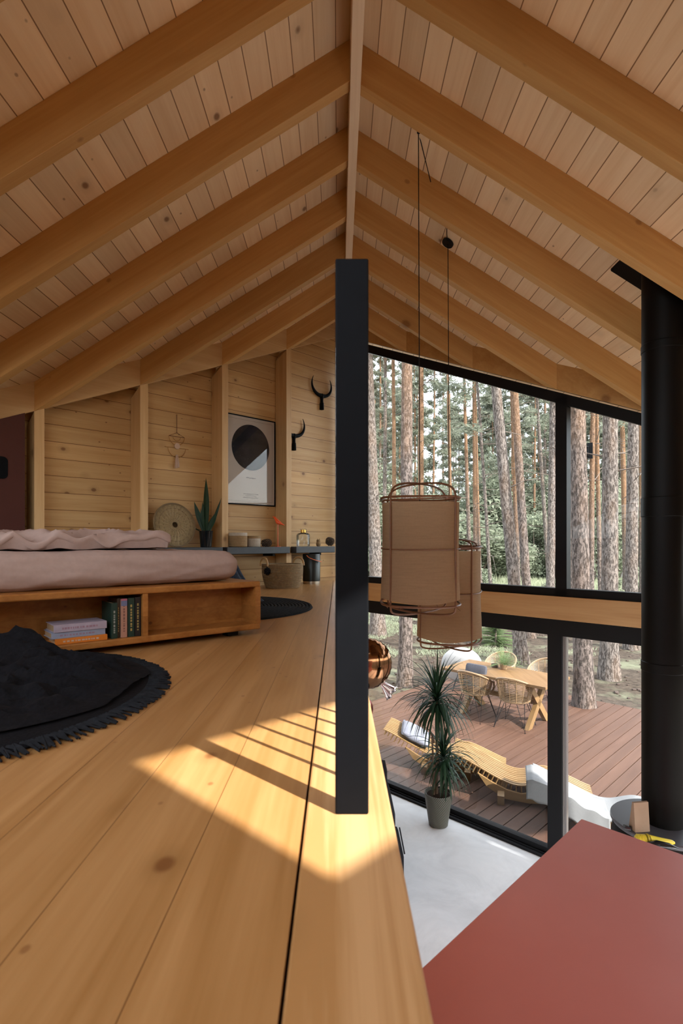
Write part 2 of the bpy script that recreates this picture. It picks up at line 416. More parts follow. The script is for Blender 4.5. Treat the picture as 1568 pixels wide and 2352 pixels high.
# left wall: boards, sloped edge beam, posts
def wline(X, c, z): return Vector((X, c+X, z))     # left wall plane
def rline(X, c, z): return Vector((X, c-X, z))     # window wall plane
mb = MB(); mb.prism([wline(-0.03,CP,0), wline(-0.03,CP,zb(-0.03)+RH), wline(-4.35,CP,zb(-4.35)+RH), wline(-4.35,CP,0)], Vector((-R2,R2,0)), 0.12)
struct(mb.build('wall_left', M_wallL), 'left wall of horizontal pale pine boards')
mb = MB(); mb.prism([wline(0.07,CF,zb(0.07)), wline(0.07,CF,zb(0.07)+RH), wline(-4.1,CF,zb(-4.1)+RH), wline(-4.1,CF,zb(-4.1))], Vector((-R2,R2,0)), 0.07)
struct(mb.build('trim_2', M_beamL), 'sloped pine edge beam above the left wall posts')
for y in (3.68, 4.31, 4.93, 5.545, 6.15):
    X = y-CF; z1 = zb(X)-0.001
    a = wline(X, CF, LZ); b = wline(X+0.053, CF, LZ); o_ = Vector((-R2,R2,0))*0.2
    mb = MB(); lo = [a, b, b+o_, a+o_]; mb.hexa(lo, [Vector((p.x,p.y,zb(min(p.x, X)))) if k in (0,3) else Vector((p.x,p.y,zb(X+0.053))) for k, p in enumerate(lo)])
    struct(mb.build('wall_post', M_post, bevel=0.002), 'square pine post standing out from the left wall')
# window wall: wood
mb = MB(); mb.prism([rline(0.09,CW,zb(0.09)), rline(4.1,CW,zb(4.1)), rline(4.1,CW,zb(4.1)+RH), rline(0.09,CW,zb(0.09)+RH)], DL, 0.08)
struct(mb.build('trim_3', M_rafR), 'sloped pine edge beam above the window wall')
def bar(mb, X0, X1, z0, z1, c0, c1):
    i = [rline(X0,c0,0), rline(X1,c0,0)]; d = DL*((c1-c0)*R2); q = [i[0], i[1], i[1]+d, i[0]+d]
    return mb.hexa([p+UP*z0 for p in q], [p+UP*z1 for p in q])
mb = MB(); bar(mb, 0.10, 4.15, 2.235, 2.447, CW, CW+0.12)
struct(mb.build('trim_4', M_beamR, bevel=0.002), 'horizontal pine beam between the upper and lower glazing')
# upper glazing
W1 = MB()
def slopebar(mb, X0, X1, dz0, dz1, c0, c1):
    i = [rline(X0,c0,zb(X0)), rline(X1,c0,zb(X1))]; d = DL*((c1-c0)*R2); q = [i[0], i[1], i[1]+d, i[0]+d]
    return mb.hexa([p+UP*dz0 for p in q], [p+UP*dz1 for p in q])
fr = MB(); slopebar(fr, 0.07, 4.15, -0.10, 0.0, 6.97, 7.10); bar(fr, 0.07, 4.15, 2.435, 2.52, 6.97, 7.10)
for a, b in ((0.05,0.14), (2.002,2.075), (4.05,4.15)): bar(fr, a, b, 2.44, zb(b)-0.02, 6.97, 7.10)
win = struct(fr.build('window_1', M_black), 'black framed upper gable glazing above the beam')
for a, b in ((0.12, 2.01), (2.07, 4.07)):
    g = MB(); i = [rline(a,7.05,0), rline(b,7.05,0)]; d = DL*0.008
    g.hexa([i[0]+UP*2.5, i[1]+UP*2.5, i[1]+d+UP*2.5, i[0]+d+UP*2.5], [i[0]+UP*(zb(a)-0.09), i[1]+UP*(zb(b)-0.09), i[1]+d+UP*(zb(b)-0.09), i[0]+d+UP*(zb(a)-0.09)])
    g.build('pane', M_glass, win)
# lower sliding glazing
fr = MB(); bar(fr, 0.05, 4.15, 2.085, 2.235, 6.96, 7.12)
bar(fr, 0.05, 4.15, 0.0, 0.022, 6.93, 7.02); bar(fr, 0.05, 4.15, 0.0, 0.075, 7.02, 7.13)
bar(fr, 0.05, 4.15, 0.0, 0.035, 6.975, 6.99)
for a, b in ((0.04,0.14), (1.95,2.044), (4.05,4.15)): bar(fr, a, b, 0.02, 2.09, 6.97, 7.13)
door = struct(fr.build('window_2', M_black), 'black framed floor-level sliding glass doors below the beam')
s = MB(); bar(s, 2.046, 2.062, 0.07, 2.085, 7.0, 7.04); bar(s, 2.066, 2.092, 0.07, 2.085, 7.03, 7.09)
tag(s.build('sliding_profile', M_grey, door), 'silver grey profile of the sliding door')
for a, b in ((0.12, 1.96), (2.09, 4.07)):
    g = MB(); bar(g, a, b, 0.07, 2.09, 7.06, 7.071); g.build('pane', M_glass, door)
# near right wall (behind the camera to the right) with its small high window
def nline(X, z, off=0.0): return Vector((X, X-CN, z))+Vector((R2,-R2,0))*off
def nquad(mb, X0, X1, z0a, z1a, z0b, z1b, t=0.12):
    mb.prism([nline(X0,z0a), nline(X1,z0b), nline(X1,z1b), nline(X0,z1a)], Vector((R2,-R2,0)), t)
WX0, WX1, WZ0, WZ1 = 1.225, 1.80, 3.78, 4.34
mb = MB(); top = lambda x: zb(x)+RH
nquad(mb, XR, 4.27, 0, 0.12, 0, 0.12); nquad(mb, XR, 0.35, 0.12, 2.2, 0.12, 2.2)
nquad(mb, XR, WX0, 2.2, top(XR), 2.2, top(WX0)); nquad(mb, WX0, WX1, 2.2, WZ0, 2.2, WZ0)
nquad(mb, WX0, WX1, WZ1, max(WZ1, top(WX0)), WZ1, max(WZ1, top(WX1))); nquad(mb, WX1, 4.27, 2.2, top(WX1), 2.2, top(4.27))
wr = struct(mb.build('wall_right', M_wallL), 'near right wall of pine boards')
fr = MB()
for (a,b,c,d) in ((WX0-0.04,WX0,WZ0,WZ1),(WX1,WX1+0.04,WZ0,WZ1),(WX0-0.04,WX1+0.04,WZ0-0.04,WZ0),(WX0-0.04,WX1+0.04,WZ1,WZ1+0.04)):
    nquad(fr, a, b, c, d, c, d, 0.10)
win3 = struct(fr.build('window_3', M_black), 'small high window in the near right wall')
fr = MB()
for a in (0.35, 1.6, 2.85, 4.05): nquad(fr, a, a+0.06, 0.12, 2.2, 0.12, 2.2, 0.08)  # unseen glazing, added so light from below reaches the ceiling
struct(fr.build('added_window_5', M_black), 'unseen floor-level glazing added to the near right wall to light the ceiling')
# near left wall, unseen: glazing added on the north side for fill light
def mline(X, z): return Vector((X, -CN-X, z))
NO = Vector((-R2,-R2,0))
fr = MB()
fr.prism([mline(XR,0), mline(-4.35,0), mline(-4.35,0.35), mline(XR,0.35)], NO, 0.12)
fr.prism([mline(XR,LZ), mline(-4.35,LZ), mline(-4.35,LZ+.3), mline(XR,LZ+1.2)], NO, 0.1)  # unseen parapet, added to keep light off the near loft floor
struct(fr.build('wall_back', M_wallL), 'low wall and added light-blocking parapet behind the camera')
fr = MB()
for a, b in ((XR,-0.02),(-1.4,-1.48),(-2.85,-2.93),(-4.25,-4.35)):
    fr.prism([mline(a,0.35), mline(b,0.35), mline(b,top(b)), mline(a,top(a))], NO, 0.1)
fr.prism([mline(XR,LZ-0.22), mline(-4.35,LZ-0.22), mline(-4.35,LZ), mline(XR,LZ)], NO, 0.1)
struct(fr.build('added_window_4', M_black), 'large unseen glazed wall added behind the camera for fill light')
# ---------------------------------------------------------------- terrace and ground
mb = MB(); HC = Vector((4.48, 9.82)); hp, hq, hr = (HC.x+HC.y)*R2, (HC.x-HC.y)*R2, 0.225
q = -6.65; p0, p1 = 7.22*R2, 14.93*R2
pt = lambda p, q, z: Vector(((p+q)*R2, (p-q)*R2, z))
def board(q0, q1, a, b, a2=None, b2=None):
    a2 = a if a2 is None else a2; b2 = b if b2 is None else b2
    lo = [pt(a,q0,-0.06), pt(a2,q1,-0.06), pt(b2,q1,-0.06), pt(b,q0,-0.06)]
    mb.hexa(lo, [v+UP*0.03 for v in lo])
while q < 5.2:
    qa, qb = q+0.006, q+0.149
    if qb > hq-hr and qa < hq+hr:
        N = 5
        for k in range(N):
            a, b = qa+(qb-qa)*k/N, qa+(qb-qa)*(k+1)/N
            h = lambda t: sqrt(max(0, hr*hr-(t-hq)**2))
            board(a, b, p0, hp-h(a), p0, hp-h(b)); board(a, b, hp+h(a), p1, hp+h(b), p1)
    else: board(qa, qb, p0, p1)
    q += 0.155
struct(mb.build('terrace_deck', M_deck), 'red-brown board terrace outside the window wall')
mb = MB()
for k in range(12): mb.beam(pt(p0+0.05+k*0.47, -6.6, -0.1), pt(p0+0.05+k*0.47, 5.1, -0.1), 0.05, 0.07)
mb.beam(pt(p1+0.012, -6.65, -0.1), pt(p1+0.012, 5.2, -0.1), 0.02, 0.14)
mb.beam(pt(p0, -6.665, -0.1), pt(p1, -6.665, -0.1), 0.02, 0.14)
struct(mb.build('trim_5', M_deck), 'joists and edge boards under the terrace')
g = NT('forest_floor', 0.95, 0.1); co = g.obj(); ny = g.dot(co, (0.25, 0.97, 0))
n1 = g.noise(co, 0.55, 6, 0.6); n2 = g.noise(co, 9.0, 5, 0.7); n3 = g.noise(co, 0.9, 3)
litter = g.mix(g.rng(n2, 0.35, 0.65), (0.026,0.0195,0.0145), (0.070,0.053,0.040))
litter = g.mix(g.rng(n1, 0.50, 0.7), litter, g.mix(n2, (0.032,0.024,0.017), (0.055,0.043,0.031)))
cones = g.vor(co, 2.6); litter = g.mix(g.rng(cones, 0.10, 0.06), litter, (0.05,0.03,0.02))
grass = g.mix(n2, (0.15,0.17,0.105), (0.24,0.26,0.17))
f = g.math('ADD', g.rng(ny, 19, 34), g.math('MULTIPLY', g.math('SUBTRACT', n3, 0.5), 2.2), clamp=True)
g.col(g.mix(f, litter, grass)); g.bump(n2, 0.6, 0.05)
def gz(x, y):
    d = max(0, y-14)
    return -0.155 + 0.05*noise.noise(Vector((x*0.25, y*0.25, 0)))*min(1, d/4) - 0.0
def gf(u, v):
    x = -70+160*u; y = 6.9+150*v*v
    return Vector((x, y, gz(x, y)))
gm = MB(); gm.grid(gf, 60, 60); gm.prism([(-70,-60,-0.4),(90,-60,-0.4),(90,6.9,-0.4),(-70,6.9,-0.4)], UP, 0.2)
struct(gm.build('ground', g.m), 'needle-covered forest ground turning to grass far off')
# ---------------------------------------------------------------- forest
def bark(name, z_orange, low=(0.125,0.10,0.088), lowd=(0.045,0.036,0.031), hi=(0.25,0.15,0.09), hid=(0.14,0.072,0.036)):
    m = NT(name, 0.9, 0.15); co = m.obj(); z = m.dot(co, (0,0,1))
    wob = m.noise(co, 5.0, 3)
    v = m.comb(m.math('ADD', m.dot(co,(1,0,0)), m.math('MULTIPLY', wob, 0.06)), m.math('ADD', m.dot(co,(0,1,0)), m.math('MULTIPLY', wob, 0.06)), m.math('MULTIPLY', z, 0.30))
    n0 = m.noise(v, 3.0, 3); nz = m.noise(co, 26, 6, 0.75); fu = m.noise(v, 30.0, 5, 0.7)
    cr = m.rng(fu, 0.41, 0.53)
    plate = m.mix(nz, low, tuple(x*1.5 for x in low))
    a = m.mix(cr, lowd, plate)
    b = m.mix(m.rng(nz, 0.35, 0.62), hid, hi)
    spots = m.rng(m.vor(m.comb(m.dot(co,(1,0,0)), m.dot(co,(0,1,0)), m.math('MULTIPLY', z, 0.6)), 4.5), 0.13, 0.07)
    b = m.mix(spots, b, (0.06,0.04,0.03)); a = m.mix(spots, a, (0.05,0.04,0.03))
    f = m.math('ADD', m.rng(z, z_orange-2.2, z_orange+2.2), m.math('MULTIPLY', m.math('SUBTRACT', n0, 0.5), 1.6), clamp=True)
    m.col(m.mix(f, a, b)); m.bump(m.math('ADD', cr, m.math('MULTIPLY', nz, 0.8)), 0.8, 0.03)
    return m.m
M_bark1 = bark('pine_bark', 6.5); M_bark2 = bark('pine_bark_orange', 4.3); M_bark3 = bark('pine_bark_grey', 14, (0.14,0.118,0.104), (0.055,0.044,0.038))
def leafmat(name, a, b, tr=0.35):
    m = NT(name, 0.7, 0.2); f = m.noise(m.obj(), 1.3, 3); r = m.rand()
    c = m.mix(m.rng(f, 0.3, 0.7), a, b); c = m.mix(m.math('MULTIPLY', r, 0.4), c, tuple(x*0.7 for x in a))
    m.col(c); tl = m.n('ShaderNodeBsdfTranslucent'); m.t.links.new(c, tl.inputs[0]); ms = m.n('ShaderNodeMixShader'); ms.inputs[0].default_value = tr
    m.t.links.new(m.b.outputs[0], ms.inputs[1]); m.t.links.new(tl.outputs[0], ms.inputs[2]); m.t.links.new(ms.outputs[0], m.o.inputs[0])
    return m.m
M_needle = leafmat('pine_needles', (0.15,0.165,0.12), (0.25,0.265,0.205), 0.5)
M_decid = leafmat('bush_leaves', (0.20,0.225,0.155), (0.32,0.35,0.26), 0.5)
M_fir = leafmat('fir_needles', (0.10,0.15,0.06), (0.22,0.30,0.14), 0.4)
M_twig = plain('dead_twigs', (0.10,0.075,0.06), 0.9)
M_grassb = leafmat('grass_blades', (0.24,0.265,0.165), (0.40,0.42,0.30), 0.5)

def leaf_cloud(mb, rnd, centre, rad, n, size, aspect=0.35, flat=1.0):
    for _ in range(n):
        d = Vector((rnd.gauss(0,1), rnd.gauss(0,1), rnd.gauss(0,1))).normalized()*rad*rnd.random()**0.5
        c = Vector(centre)+Vector((d.x, d.y, d.z*flat))
        a = Vector((rnd.gauss(0,1), rnd.gauss(0,1), rnd.gauss(0,0.6))).normalized(); b = a.cross(Vector((rnd.random()-.5, rnd.random()-.5, rnd.random()-.5))).normalized()
        s_ = size*(0.6+0.8*rnd.random()); a = a*s_; b = b*s_*aspect
        mb.add([c-a, c+b, c+a, c-b], [(0,1,2,3)])
def trunk_mesh(h, r0, lean=(0,0), bend=0.15, seed=0, seg=12, flare=0.35):
    rnd = random.Random(seed); pts = []; rs = []; n = 26; ph = rnd.random()*6
    for i in range(n+1):
        t = i/n; z = h*t
        pts.append(Vector((lean[0]*t*h+bend*sin(t*4+ph)*t, lean[1]*t*h+bend*cos(t*3.3+ph)*t, z)))
        rs.append(r0*(1-0.62*t)*(1+flare*math.exp(-z*3.2)))
    m = MB(); m.tube(pts, rs, seg)
    for k, (x, y, z) in enumerate(m.v):       # bark relief
        i = k//seg; c = pts[min(i, n)]; d = Vector((x,y,z))-c
        f = 1+0.05*noise.noise(Vector((x*9+seed, y*9, z*2.2))); v = c+d*f; m.v[k] = (v.x, v.y, v.z)
    return m, pts
def dead_branches(pts, h, r0, rnd, z0, n, L=1.2):
    m = MB()
    for _ in range(n):
        z = z0+(h*0.85-z0)*rnd.random(); i = min(len(pts)-2, int(z/h*(len(pts)-1))); p = pts[i].lerp(pts[i+1], z/h*(len(pts)-1)-i)
        q = rnd.random()*2*pi; l = L*(0.3+rnd.random()); dz = rnd.uniform(-0.2, 0.5)
        d = Vector((cos(q), sin(q), dz)); a = p+d*l*0.5+UP*0.05; b = p+d*l+Vector((rnd.uniform(-.2,.2), rnd.uniform(-.2,.2), rnd.uniform(-.3,.2)))*l
        m.tube([p, a, b], [0.018, 0.012, 0.004], 4, caps=False)
        for _ in range(2): m.tube([a, a+Vector((rnd.uniform(-1,1), rnd.uniform(-1,1), rnd.uniform(-.3,.7)))*l*0.35], [0.008, 0.003], 4, caps=False)
    return m
tree_n = [0]
def pine(loc, h, r0, mat, lean=(0,0), label='', group=None, crown=True, z_dead=2.5, nd=14, cz=0.5, crad=1.6, nclump=26, nleaf=70, L=1.2, name='pine_tree', lsize=0.16):
    tree_n[0] += 1; sd = tree_n[0]*7+3; rnd = random.Random(sd)
    t = empty(name, loc, label, 'tree', group)
    m, pts = trunk_mesh(h, r0, lean, 0.12, sd); m.build('trunk', mat, t)
    tag(dead_branches(pts, h, r0, rnd, z_dead, nd, L).build('dead_twigs', M_twig, t), None, kind='stuff')
    if crown:
        f = MB()
        for k in range(nclump):
            u = cz+(1-cz)*rnd.random()**0.8; i = min(len(pts)-1, int(u*(len(pts)-1))); p = pts[i]
            q = rnd.random()*2*pi; rr = crad*(1.15-u)*(0.4+1.1*rnd.random())/(1.15-cz)
            f_c = p+Vector((cos(q)*rr, sin(q)*rr, rnd.uniform(-.3,.3)))
            leaf_cloud(f, rnd, f_c, 0.35+0.45*rnd.random(), nleaf, lsize, 0.22, 0.55)
        f.build('foliage', M_needle, t)
    return t
# individual trunks seen through the glazing: (pixel x at foot, depth, pixel lean over 500 px, width m, height, bark, label)
B1, B2, B3 = M_bark1, M_bark2, M_bark3
NEAR = [
 (868, 18.0, -16, 0.46, 22, B3, 'pine leaning slightly left at the left edge of the glazing, root end in grass'),
 (930, 11.6, 6, 0.30, 19, B1, 'straight furrowed pine growing just beyond the left terrace corner'),
 (1198, 13.8, -44, 0.33, 20, B3, 'thick grey pine leaning left behind the potted fern on the table'),
 (1217, 17.5, -34, 0.31, 21, B1, 'orange pine leaning left just right of the thick grey leaning pine'),
 (1341, 9.80, -8, 0.34, 17, B1, 'pine growing up through the round hole in the terrace'),
 (1398, 12.2, 0, 0.385, 19, B3, 'stout pine with flaring foot on bare ground right of the terrace tree'),
 (1449, 15.6, 4, 0.36, 20, B3, 'grey pine standing between the stout pine and the stove pipe'),
 (1262, 21.0, 6, 0.34, 21, B3, 'straight pine half hidden by the left side of the window mullion'),
 (881, 30, 2, 0.25, 24, B3, 'slim pale pine just right of the leftmost leaning pine'),
 (904, 28, 0, 0.25, 24, B2, 'slim light orange pine left of the straight furrowed pine'),
 (963, 25, 4, 0.32, 23, B2, 'pinkish orange pine crossed by the nearer lamp cord'),
 (1037, 33, -10, 0.25, 25, B2, 'slim orange pine behind the second lamp cord'),
 (1080, 30, -12, 0.24, 23, B1, 'thin brown pine left of the bright orange one'),
 (1093, 27, -2, 0.27, 24, B2, 'bright orange straight pine above the smaller lamp shade'),
 (1130, 24, -34, 0.17, 18, B3, 'thin crooked grey pine leaning left, foot in light grass'),
 (1104, 37, -16, 0.2, 22, B2, 'thin orange leaning pine near the parked car'),
 (1190, 26, -12, 0.27, 23, B2, 'orange flaky pine squeezed between two grey ones'),
 (1262, 32, -30, 0.26, 22, B3, 'slim grey pine leaning left towards the window mullion'),
 (1313, 22, -4, 0.22, 21, B1, 'slim pine just left of the terrace tree in the right pane'),
 (1357, 20.5, 4, 0.22, 21, B2, 'orange pine carrying the black bird box'),
 (1380, 23, -10, 0.2, 21, B2, 'slim pine right of the bird box pine'),
 (1437, 34, -8, 0.36, 24, B2, 'bare orange pine in front of the distant house roof'),
 (1474, 28, -6, 0.26, 22, B2, 'slim orange pine touching the stove pipe outline'),
]
bx = None
for (px, Y, ln, wd, h, mt, lb) in NEAR:
    x = (px-776)/FPX*Y; lean = ln*Y/FPX/(500*Y/FPX)
    z0 = -0.2
    c = Y > 19
    t = pine((x, Y, z0), h, wd/2, mt, (lean, 0), lb, None, True, 2.2 if c else 4.0, 22 if c else 12, 0.42 if c else 0.62, 2.0, 26 if c else 12, 80 if c else 40, 1.6 if c else 1.0)
    if 'bird box' in lb and bx is None: bx = (x, Y)
# bird box on its pine
Vb = P(1346, 1035, bx[1]-0.25)
bb = empty('bird_box', Vb+Vector((-0.03,0,-0.2)), 'black wooden bird box high on the orange pine', 'bird box', rz=-0.5)
m = MB(); m.hexa([(-.1,-.1,0),(.1,-.1,0),(.1,.1,0),(-.1,.1,0)], [(-.1,-.1,.3),(.1,-.1,.3),(.1,.1,.36),(-.1,.1,.36)]); m.build('box_body', M_rail, bb)
m = MB(); m.hexa([(-.12,-.14,.295),(.12,-.14,.295),(.12,.12,.37),(-.12,.12,.37)], [(-.12,-.14,.315),(.12,-.14,.315),(.12,.12,.39),(-.12,.12,.39)]); m.build('box_roof', M_rail, bb)
m = MB(); m.beam((0.14,0.115,-0.1), (0.14,0.115,0.5), 0.2, 0.02); m.build('back_board', M_rail, bb)
# three source trees for the forest behind, copied
rnd = random.Random(5)
GF = 'slender pines deep in the forest'
protos = []
for k, (h, r, mt) in enumerate(((24,0.13,B2),(22,0.15,B1),(26,0.16,B3),(21,0.11,B2))):
    protos.append(pine((0,0,0), h, r, mt, (rnd.uniform(-.01,.01), 0), '', GF, True, 2.0, 40, 0.16, 3.0, 64, 95, 2.0, lsize=0.21))
FL = 'slender pine among many, deep in the forest beyond the clearing'
used = set()
for k in range(88):
    Y = 47+42*rnd.random(); px = rnd.uniform(835, 1570) if k < 72 else rnd.uniform(700, 1700)
    x = (px-776)/FPX*Y; loc = (x, Y, -0.2); sc_ = rnd.uniform(0.85, 1.15); i = k % 4
    if i not in used:
        used.add(i); p_ = protos[i]; p_.location = loc; p_['label'] = FL
    else: copy_tree(protos[i], loc, rnd.random()*6, (sc_, sc_, sc_*rnd.uniform(0.9,1.1)), FL, GF)
# understory: broadleaf bushes, copied
def bush(name, loc, rad, h, n, mat, size, label, group=None, seed=1, cat='bush', stems=5):
    r_ = random.Random(seed); t = empty(name, loc, label, cat, group)
    f = MB()
    for k in range(stems*4):
        q = r_.random()*2*pi; rr = rad*r_.random()**0.6*0.8; z = h*(0.15+0.8*r_.random())*(1-0.4*(rr/rad)**2)
        leaf_cloud(f, r_, (cos(q)*rr, sin(q)*rr, z), 0.22*(rad+h)*0.6, n//(stems*4), size, 0.5, 0.8)
    f.build('foliage', mat, t)
    m = MB()
    for k in range(stems):
        q = r_.random()*2*pi; m.tube([(0,0,-0.05), (cos(q)*rad*.3, sin(q)*rad*.3, h*.4), (cos(q)*rad*.5, sin(q)*rad*.5, h*.8)], [0.04*rad, 0.025*rad, 0.01], 5)
    m.build('stems', M_twig, t)
    return t
GB = 'leafy trees and bushes at the back of the clearing'
BL = 'pale green leafy bush among many at the back of the clearing'
b1 = bush('leafy_bush', (0,0,0), 3.2, 6.5, 5200, M_decid, 0.17, BL, GB, 3)
b2 = bush('leafy_bush', (0,0,0), 3.6, 10.0, 6500, M_decid, 0.19, BL, GB, 4)
for k in range(46):
    Y = rnd.uniform(42, 66); px = 830+760*(k+rnd.random())/46
    loc = ((px-776)/FPX*Y, Y, -0.3); o = (b1, b2)[k % 2]
    if k < 2: o.location = loc
    else: copy_tree(o, loc, rnd.random()*6, (rnd.uniform(.6,1.1),)*2+(rnd.uniform(.5,1.25),), BL, GB)
GS = 'low leafy shrubs on the light grass'
SLB = 'low leafy shrub on the light grass of the clearing'
s1 = bush('low_shrub', (0,0,0), 1.1, 1.3, 1500, M_decid, 0.09, SLB, GS, 8)
for k, (px, Y) in enumerate(((1112,38),(1146,44),(1108,52),(1225,50),(1410,36),(1424,50),(1475,40),(1466,31),(1262,30),(880,40),(1160,60),(1300,58),(935,52))):
    loc = ((px-776)/FPX*Y, Y, -0.25)
    if k == 0: s1.location = loc
    else: copy_tree(s1, loc, k*1.3, (rnd.uniform(.6,1.3),)*3, SLB, GS)
# dark hedge right of centre, far
hd = bush('dark_bush', P(1235, 1300, 60)*1.0, 2.6, 3.6, 3000, M_fir, 0.14, 'dark green bush far behind the orange leaning pine', None, 12)
hd.location = (P(1240,1290,62).x, 62, -0.2)
# small fir near the terrace
def fir(loc, h, rad, label):
    r_ = random.Random(21); t = empty('young_fir', loc, label, 'fir')
    MB().tube([(0,0,0),(0,0,h)], [0.04,0.01], 6).build('trunk', M_twig, t)
    f = MB()
    for k in range(150):
        z = h*r_.random()**1.3; q = r_.random()*2*pi; L = rad*(1.05-0.75*z/h)*r_.uniform(.7,1.1)
        d = Vector((cos(q), sin(q), 0.25)); p = Vector((0,0,z))
        for j in range(1, 15):
            c = p+d*L*j/14+UP*(-0.12*(j/14)**2)
            for sg in (-1, 1):
                e = (d.cross(UP)*sg+d*0.7).normalized()*0.09; w_ = d*0.014
                f.add([c-w_, c+e*0.6-w_+UP*0.012, c+e, c+e*0.6+w_+UP*0.012, c+w_], [(0,1,2,3,4)])
    f.build('foliage', M_fir, t)
fir((P(1138,1470,16.3).x, 16.3, -0.2), 1.0, 0.62, 'bushy young fir on the ground behind the white chair')
# ground cover
r_ = random.Random(31); f = MB()
for k in range(2600):
    Y = r_.uniform(14.5, 23); x = r_.uniform(0.6, 5.2) if r_.random() < .93 else r_.uniform(0.6, 12); c = Vector((x, Y, gz(x, Y)))
    if noise.noise(Vector((x*0.7, Y*0.7, 3))) < -0.02: continue
    for j in range(7):
        a = Vector((r_.gauss(0,.05), r_.gauss(0,.05), r_.uniform(.03,.12))); b = Vector((r_.gauss(0,1), r_.gauss(0,1), 0)).normalized()*0.012
        p = c+Vector((r_.gauss(0,.09), r_.gauss(0,.09), 0)); f.add([p-b, p+b, p+a], [(0,1,2)])
tag(f.build('forest_grass', M_grassb), 'tufts of green grass and moss among the needles beyond the terrace', 'grass', None, 'stuff')
f = MB()
for k in range(15000):
    Y = 27+38*r_.random(); px = r_.uniform(840, 1560); x = (px-776)/FPX*Y; c = Vector((x, Y, -0.2))
    h_ = r_.uniform(.15,.5)*(0.5+0.9*max(0, noise.noise(Vector((x*.2, Y*.2, 0)))+.4))
    for j in range(3):
        a = Vector((r_.gauss(0,.12), r_.gauss(0,.12), h_*r_.uniform(.7,1.2))); b = Vector((1, r_.gauss(0,.3), 0)).normalized()*0.03
        p = c+Vector((r_.gauss(0,.2), r_.gauss(0,.2), 0)); f.add([p-b, p+b, p+a], [(0,1,2)])
tag(f.build('meadow_grass', M_grassb), 'tall pale grass of the sunny clearing behind the near pines', 'grass', None, 'stuff')
# pine cones and clods on the needles
f = MB()
for k in range(520):
    Y = r_.uniform(10.5, 22); px = r_.uniform(850, 1490); x = (px-776)/FPX*Y
    if x+Y < 15.1 and Y-x < 9.5: continue
    s_ = r_.uniform(.02,.045); c = Vector((x, Y, gz(x,Y)+s_*0.4))
    f.rbox(s_, s_*.8, s_*.6, s_*.6, 2, c)
tag(f.build('fallen_cones', M_cone), 'dark fallen cones scattered over the needle ground', 'pine cones', None, 'stuff')
# far fence, house, car
fn = empty('board_fence', (P(1150,1275,96).x, 96, -0.2), 'brown board fence at the far side of the clearing', 'fence')
m = MB()
for k in range(90): m.box(-14+k*0.31, -14+k*0.31+0.29, 0, 0.03, 0.05, 1.75)
m.build('boards', plain('fence_boards', (0.20,0.15,0.12), 0.9, 0, 0.2, 0.2, 3), fn)
m = MB(); m.box(-14, 14, 0.03, 0.1, 0.4, 0.5); m.box(-14, 14, 0.03, 0.1, 1.3, 1.4); m.build('rails', M_twig, fn)
for k in range(5): MB().box(-14+k*7-.06, -14+k*7+.06, 0.03, 0.15, 0, 1.8).build('fence_post', M_twig, fn)
hx = (1455-776)/FPX*46
hs = empty('house', (hx, 46, -0.2), 'distant house with pale grey tiled roof seen between the right pines', 'house', rz=0.35)
MB().box(-2.6, 4, 0, 5, 0, 2.9).build('walls', plain('house_wall', (0.55,0.52,0.48), 0.8), hs)
m = MB(); m.prism([(-3.0,-.6,2.5),(-3.0,2.5,4.9),(-3.0,5.6,2.5),(-3.0,2.5,4.6)], Vector((1,0,0)), 7.4)
m.hexa([(-3,-.6,2.5),(4.4,-.6,2.5),(4.4,2.5,4.7),(-3,2.5,4.7)], [(-3,-.6,2.65),(4.4,-.6,2.65),(4.4,2.5,4.9),(-3,2.5,4.9)])
m.build('roof', stripes('grey_roof_tiles', (0.50,0.51,0.55), (0.28,0.28,0.31), (0,0,1), 0.18, 0.8, 0.6, 0.4, 0.2), hs)
wdw = MB().box(0.4, 1.6, -0.04, 0.02, 0.9, 2.1).build('window', plain('dark_pane', (0.03,0.035,0.04), 0.15), hs)
cr = empty('parked_car', (P(1106,1278,72).x, 72, -0.2), 'dark blue car parked far off behind the thin leaning pines', 'car', rz=0.4)
m = MB(); m.rbox(2.1, 0.85, 0.35, 0.2, 4, (0,0,0.65)); m.rbox(1.1, 0.72, 0.32, 0.22, 4, (-.2,0,1.2)); m.build('body', plain('blue_car_paint', (0.03,0.04,0.09), 0.2), cr)
for a in (-1.3, 1.3):
    for b in (-.85, .85): MB().lathe([(0,-.09),(.33,-.09),(.33,.09),(0,.09)], 14, m=Matrix.Translation((a,b,.33)) @ Matrix.Rotation(pi/2,4,'X')).build('wheel', M_black, cr)
MB().rbox(0.9, 0.73, 0.2, 0.1, 3, (-.2,0,1.25)).build('windows', plain('car_glass', (0.35,0.38,0.42), 0.1), cr)
# ---------------------------------------------------------------- railing at the loft edge
rl = empty('loft_railing', (0.025, 0.973, LZ), 'black steel railing along the loft edge, its flat end post nearest', 'railing')
m = MB(); m.box(-0.03, 0.03, -0.005, 0.007, 0, 1.0); m.build('post', M_rail, rl, bevel=0.003)
for k in range(4): MB().box(-0.02, 0.02, 1.3*(k+1)-.005, 1.3*(k+1)+.005, 0, 0.985).build('post', M_rail, rl)
MB().box(-0.02, 0.02, 0.008, 5.75, 0.985, 1.0).build('top_rail', M_rail, rl)
MB().box(-0.02, 0.02, 0.008, 5.75, 0.0, 0.008).build('bottom_rail', M_rail, rl)
bal = MB().tube([(0,0,0.004),(0,0,0.99)], 0.006, 8).build('baluster', M_rail, rl)
bal.location = (0, 0.14, 0)
for k in range(1, 55):
    if abs(0.14+k*0.103-1.3*round((0.14+k*0.103)/1.3)) < 0.02: continue
    c = bal.copy(); col.objects.link(c); c.parent = rl; c.location = (0, 0.14+k*0.103, 0)
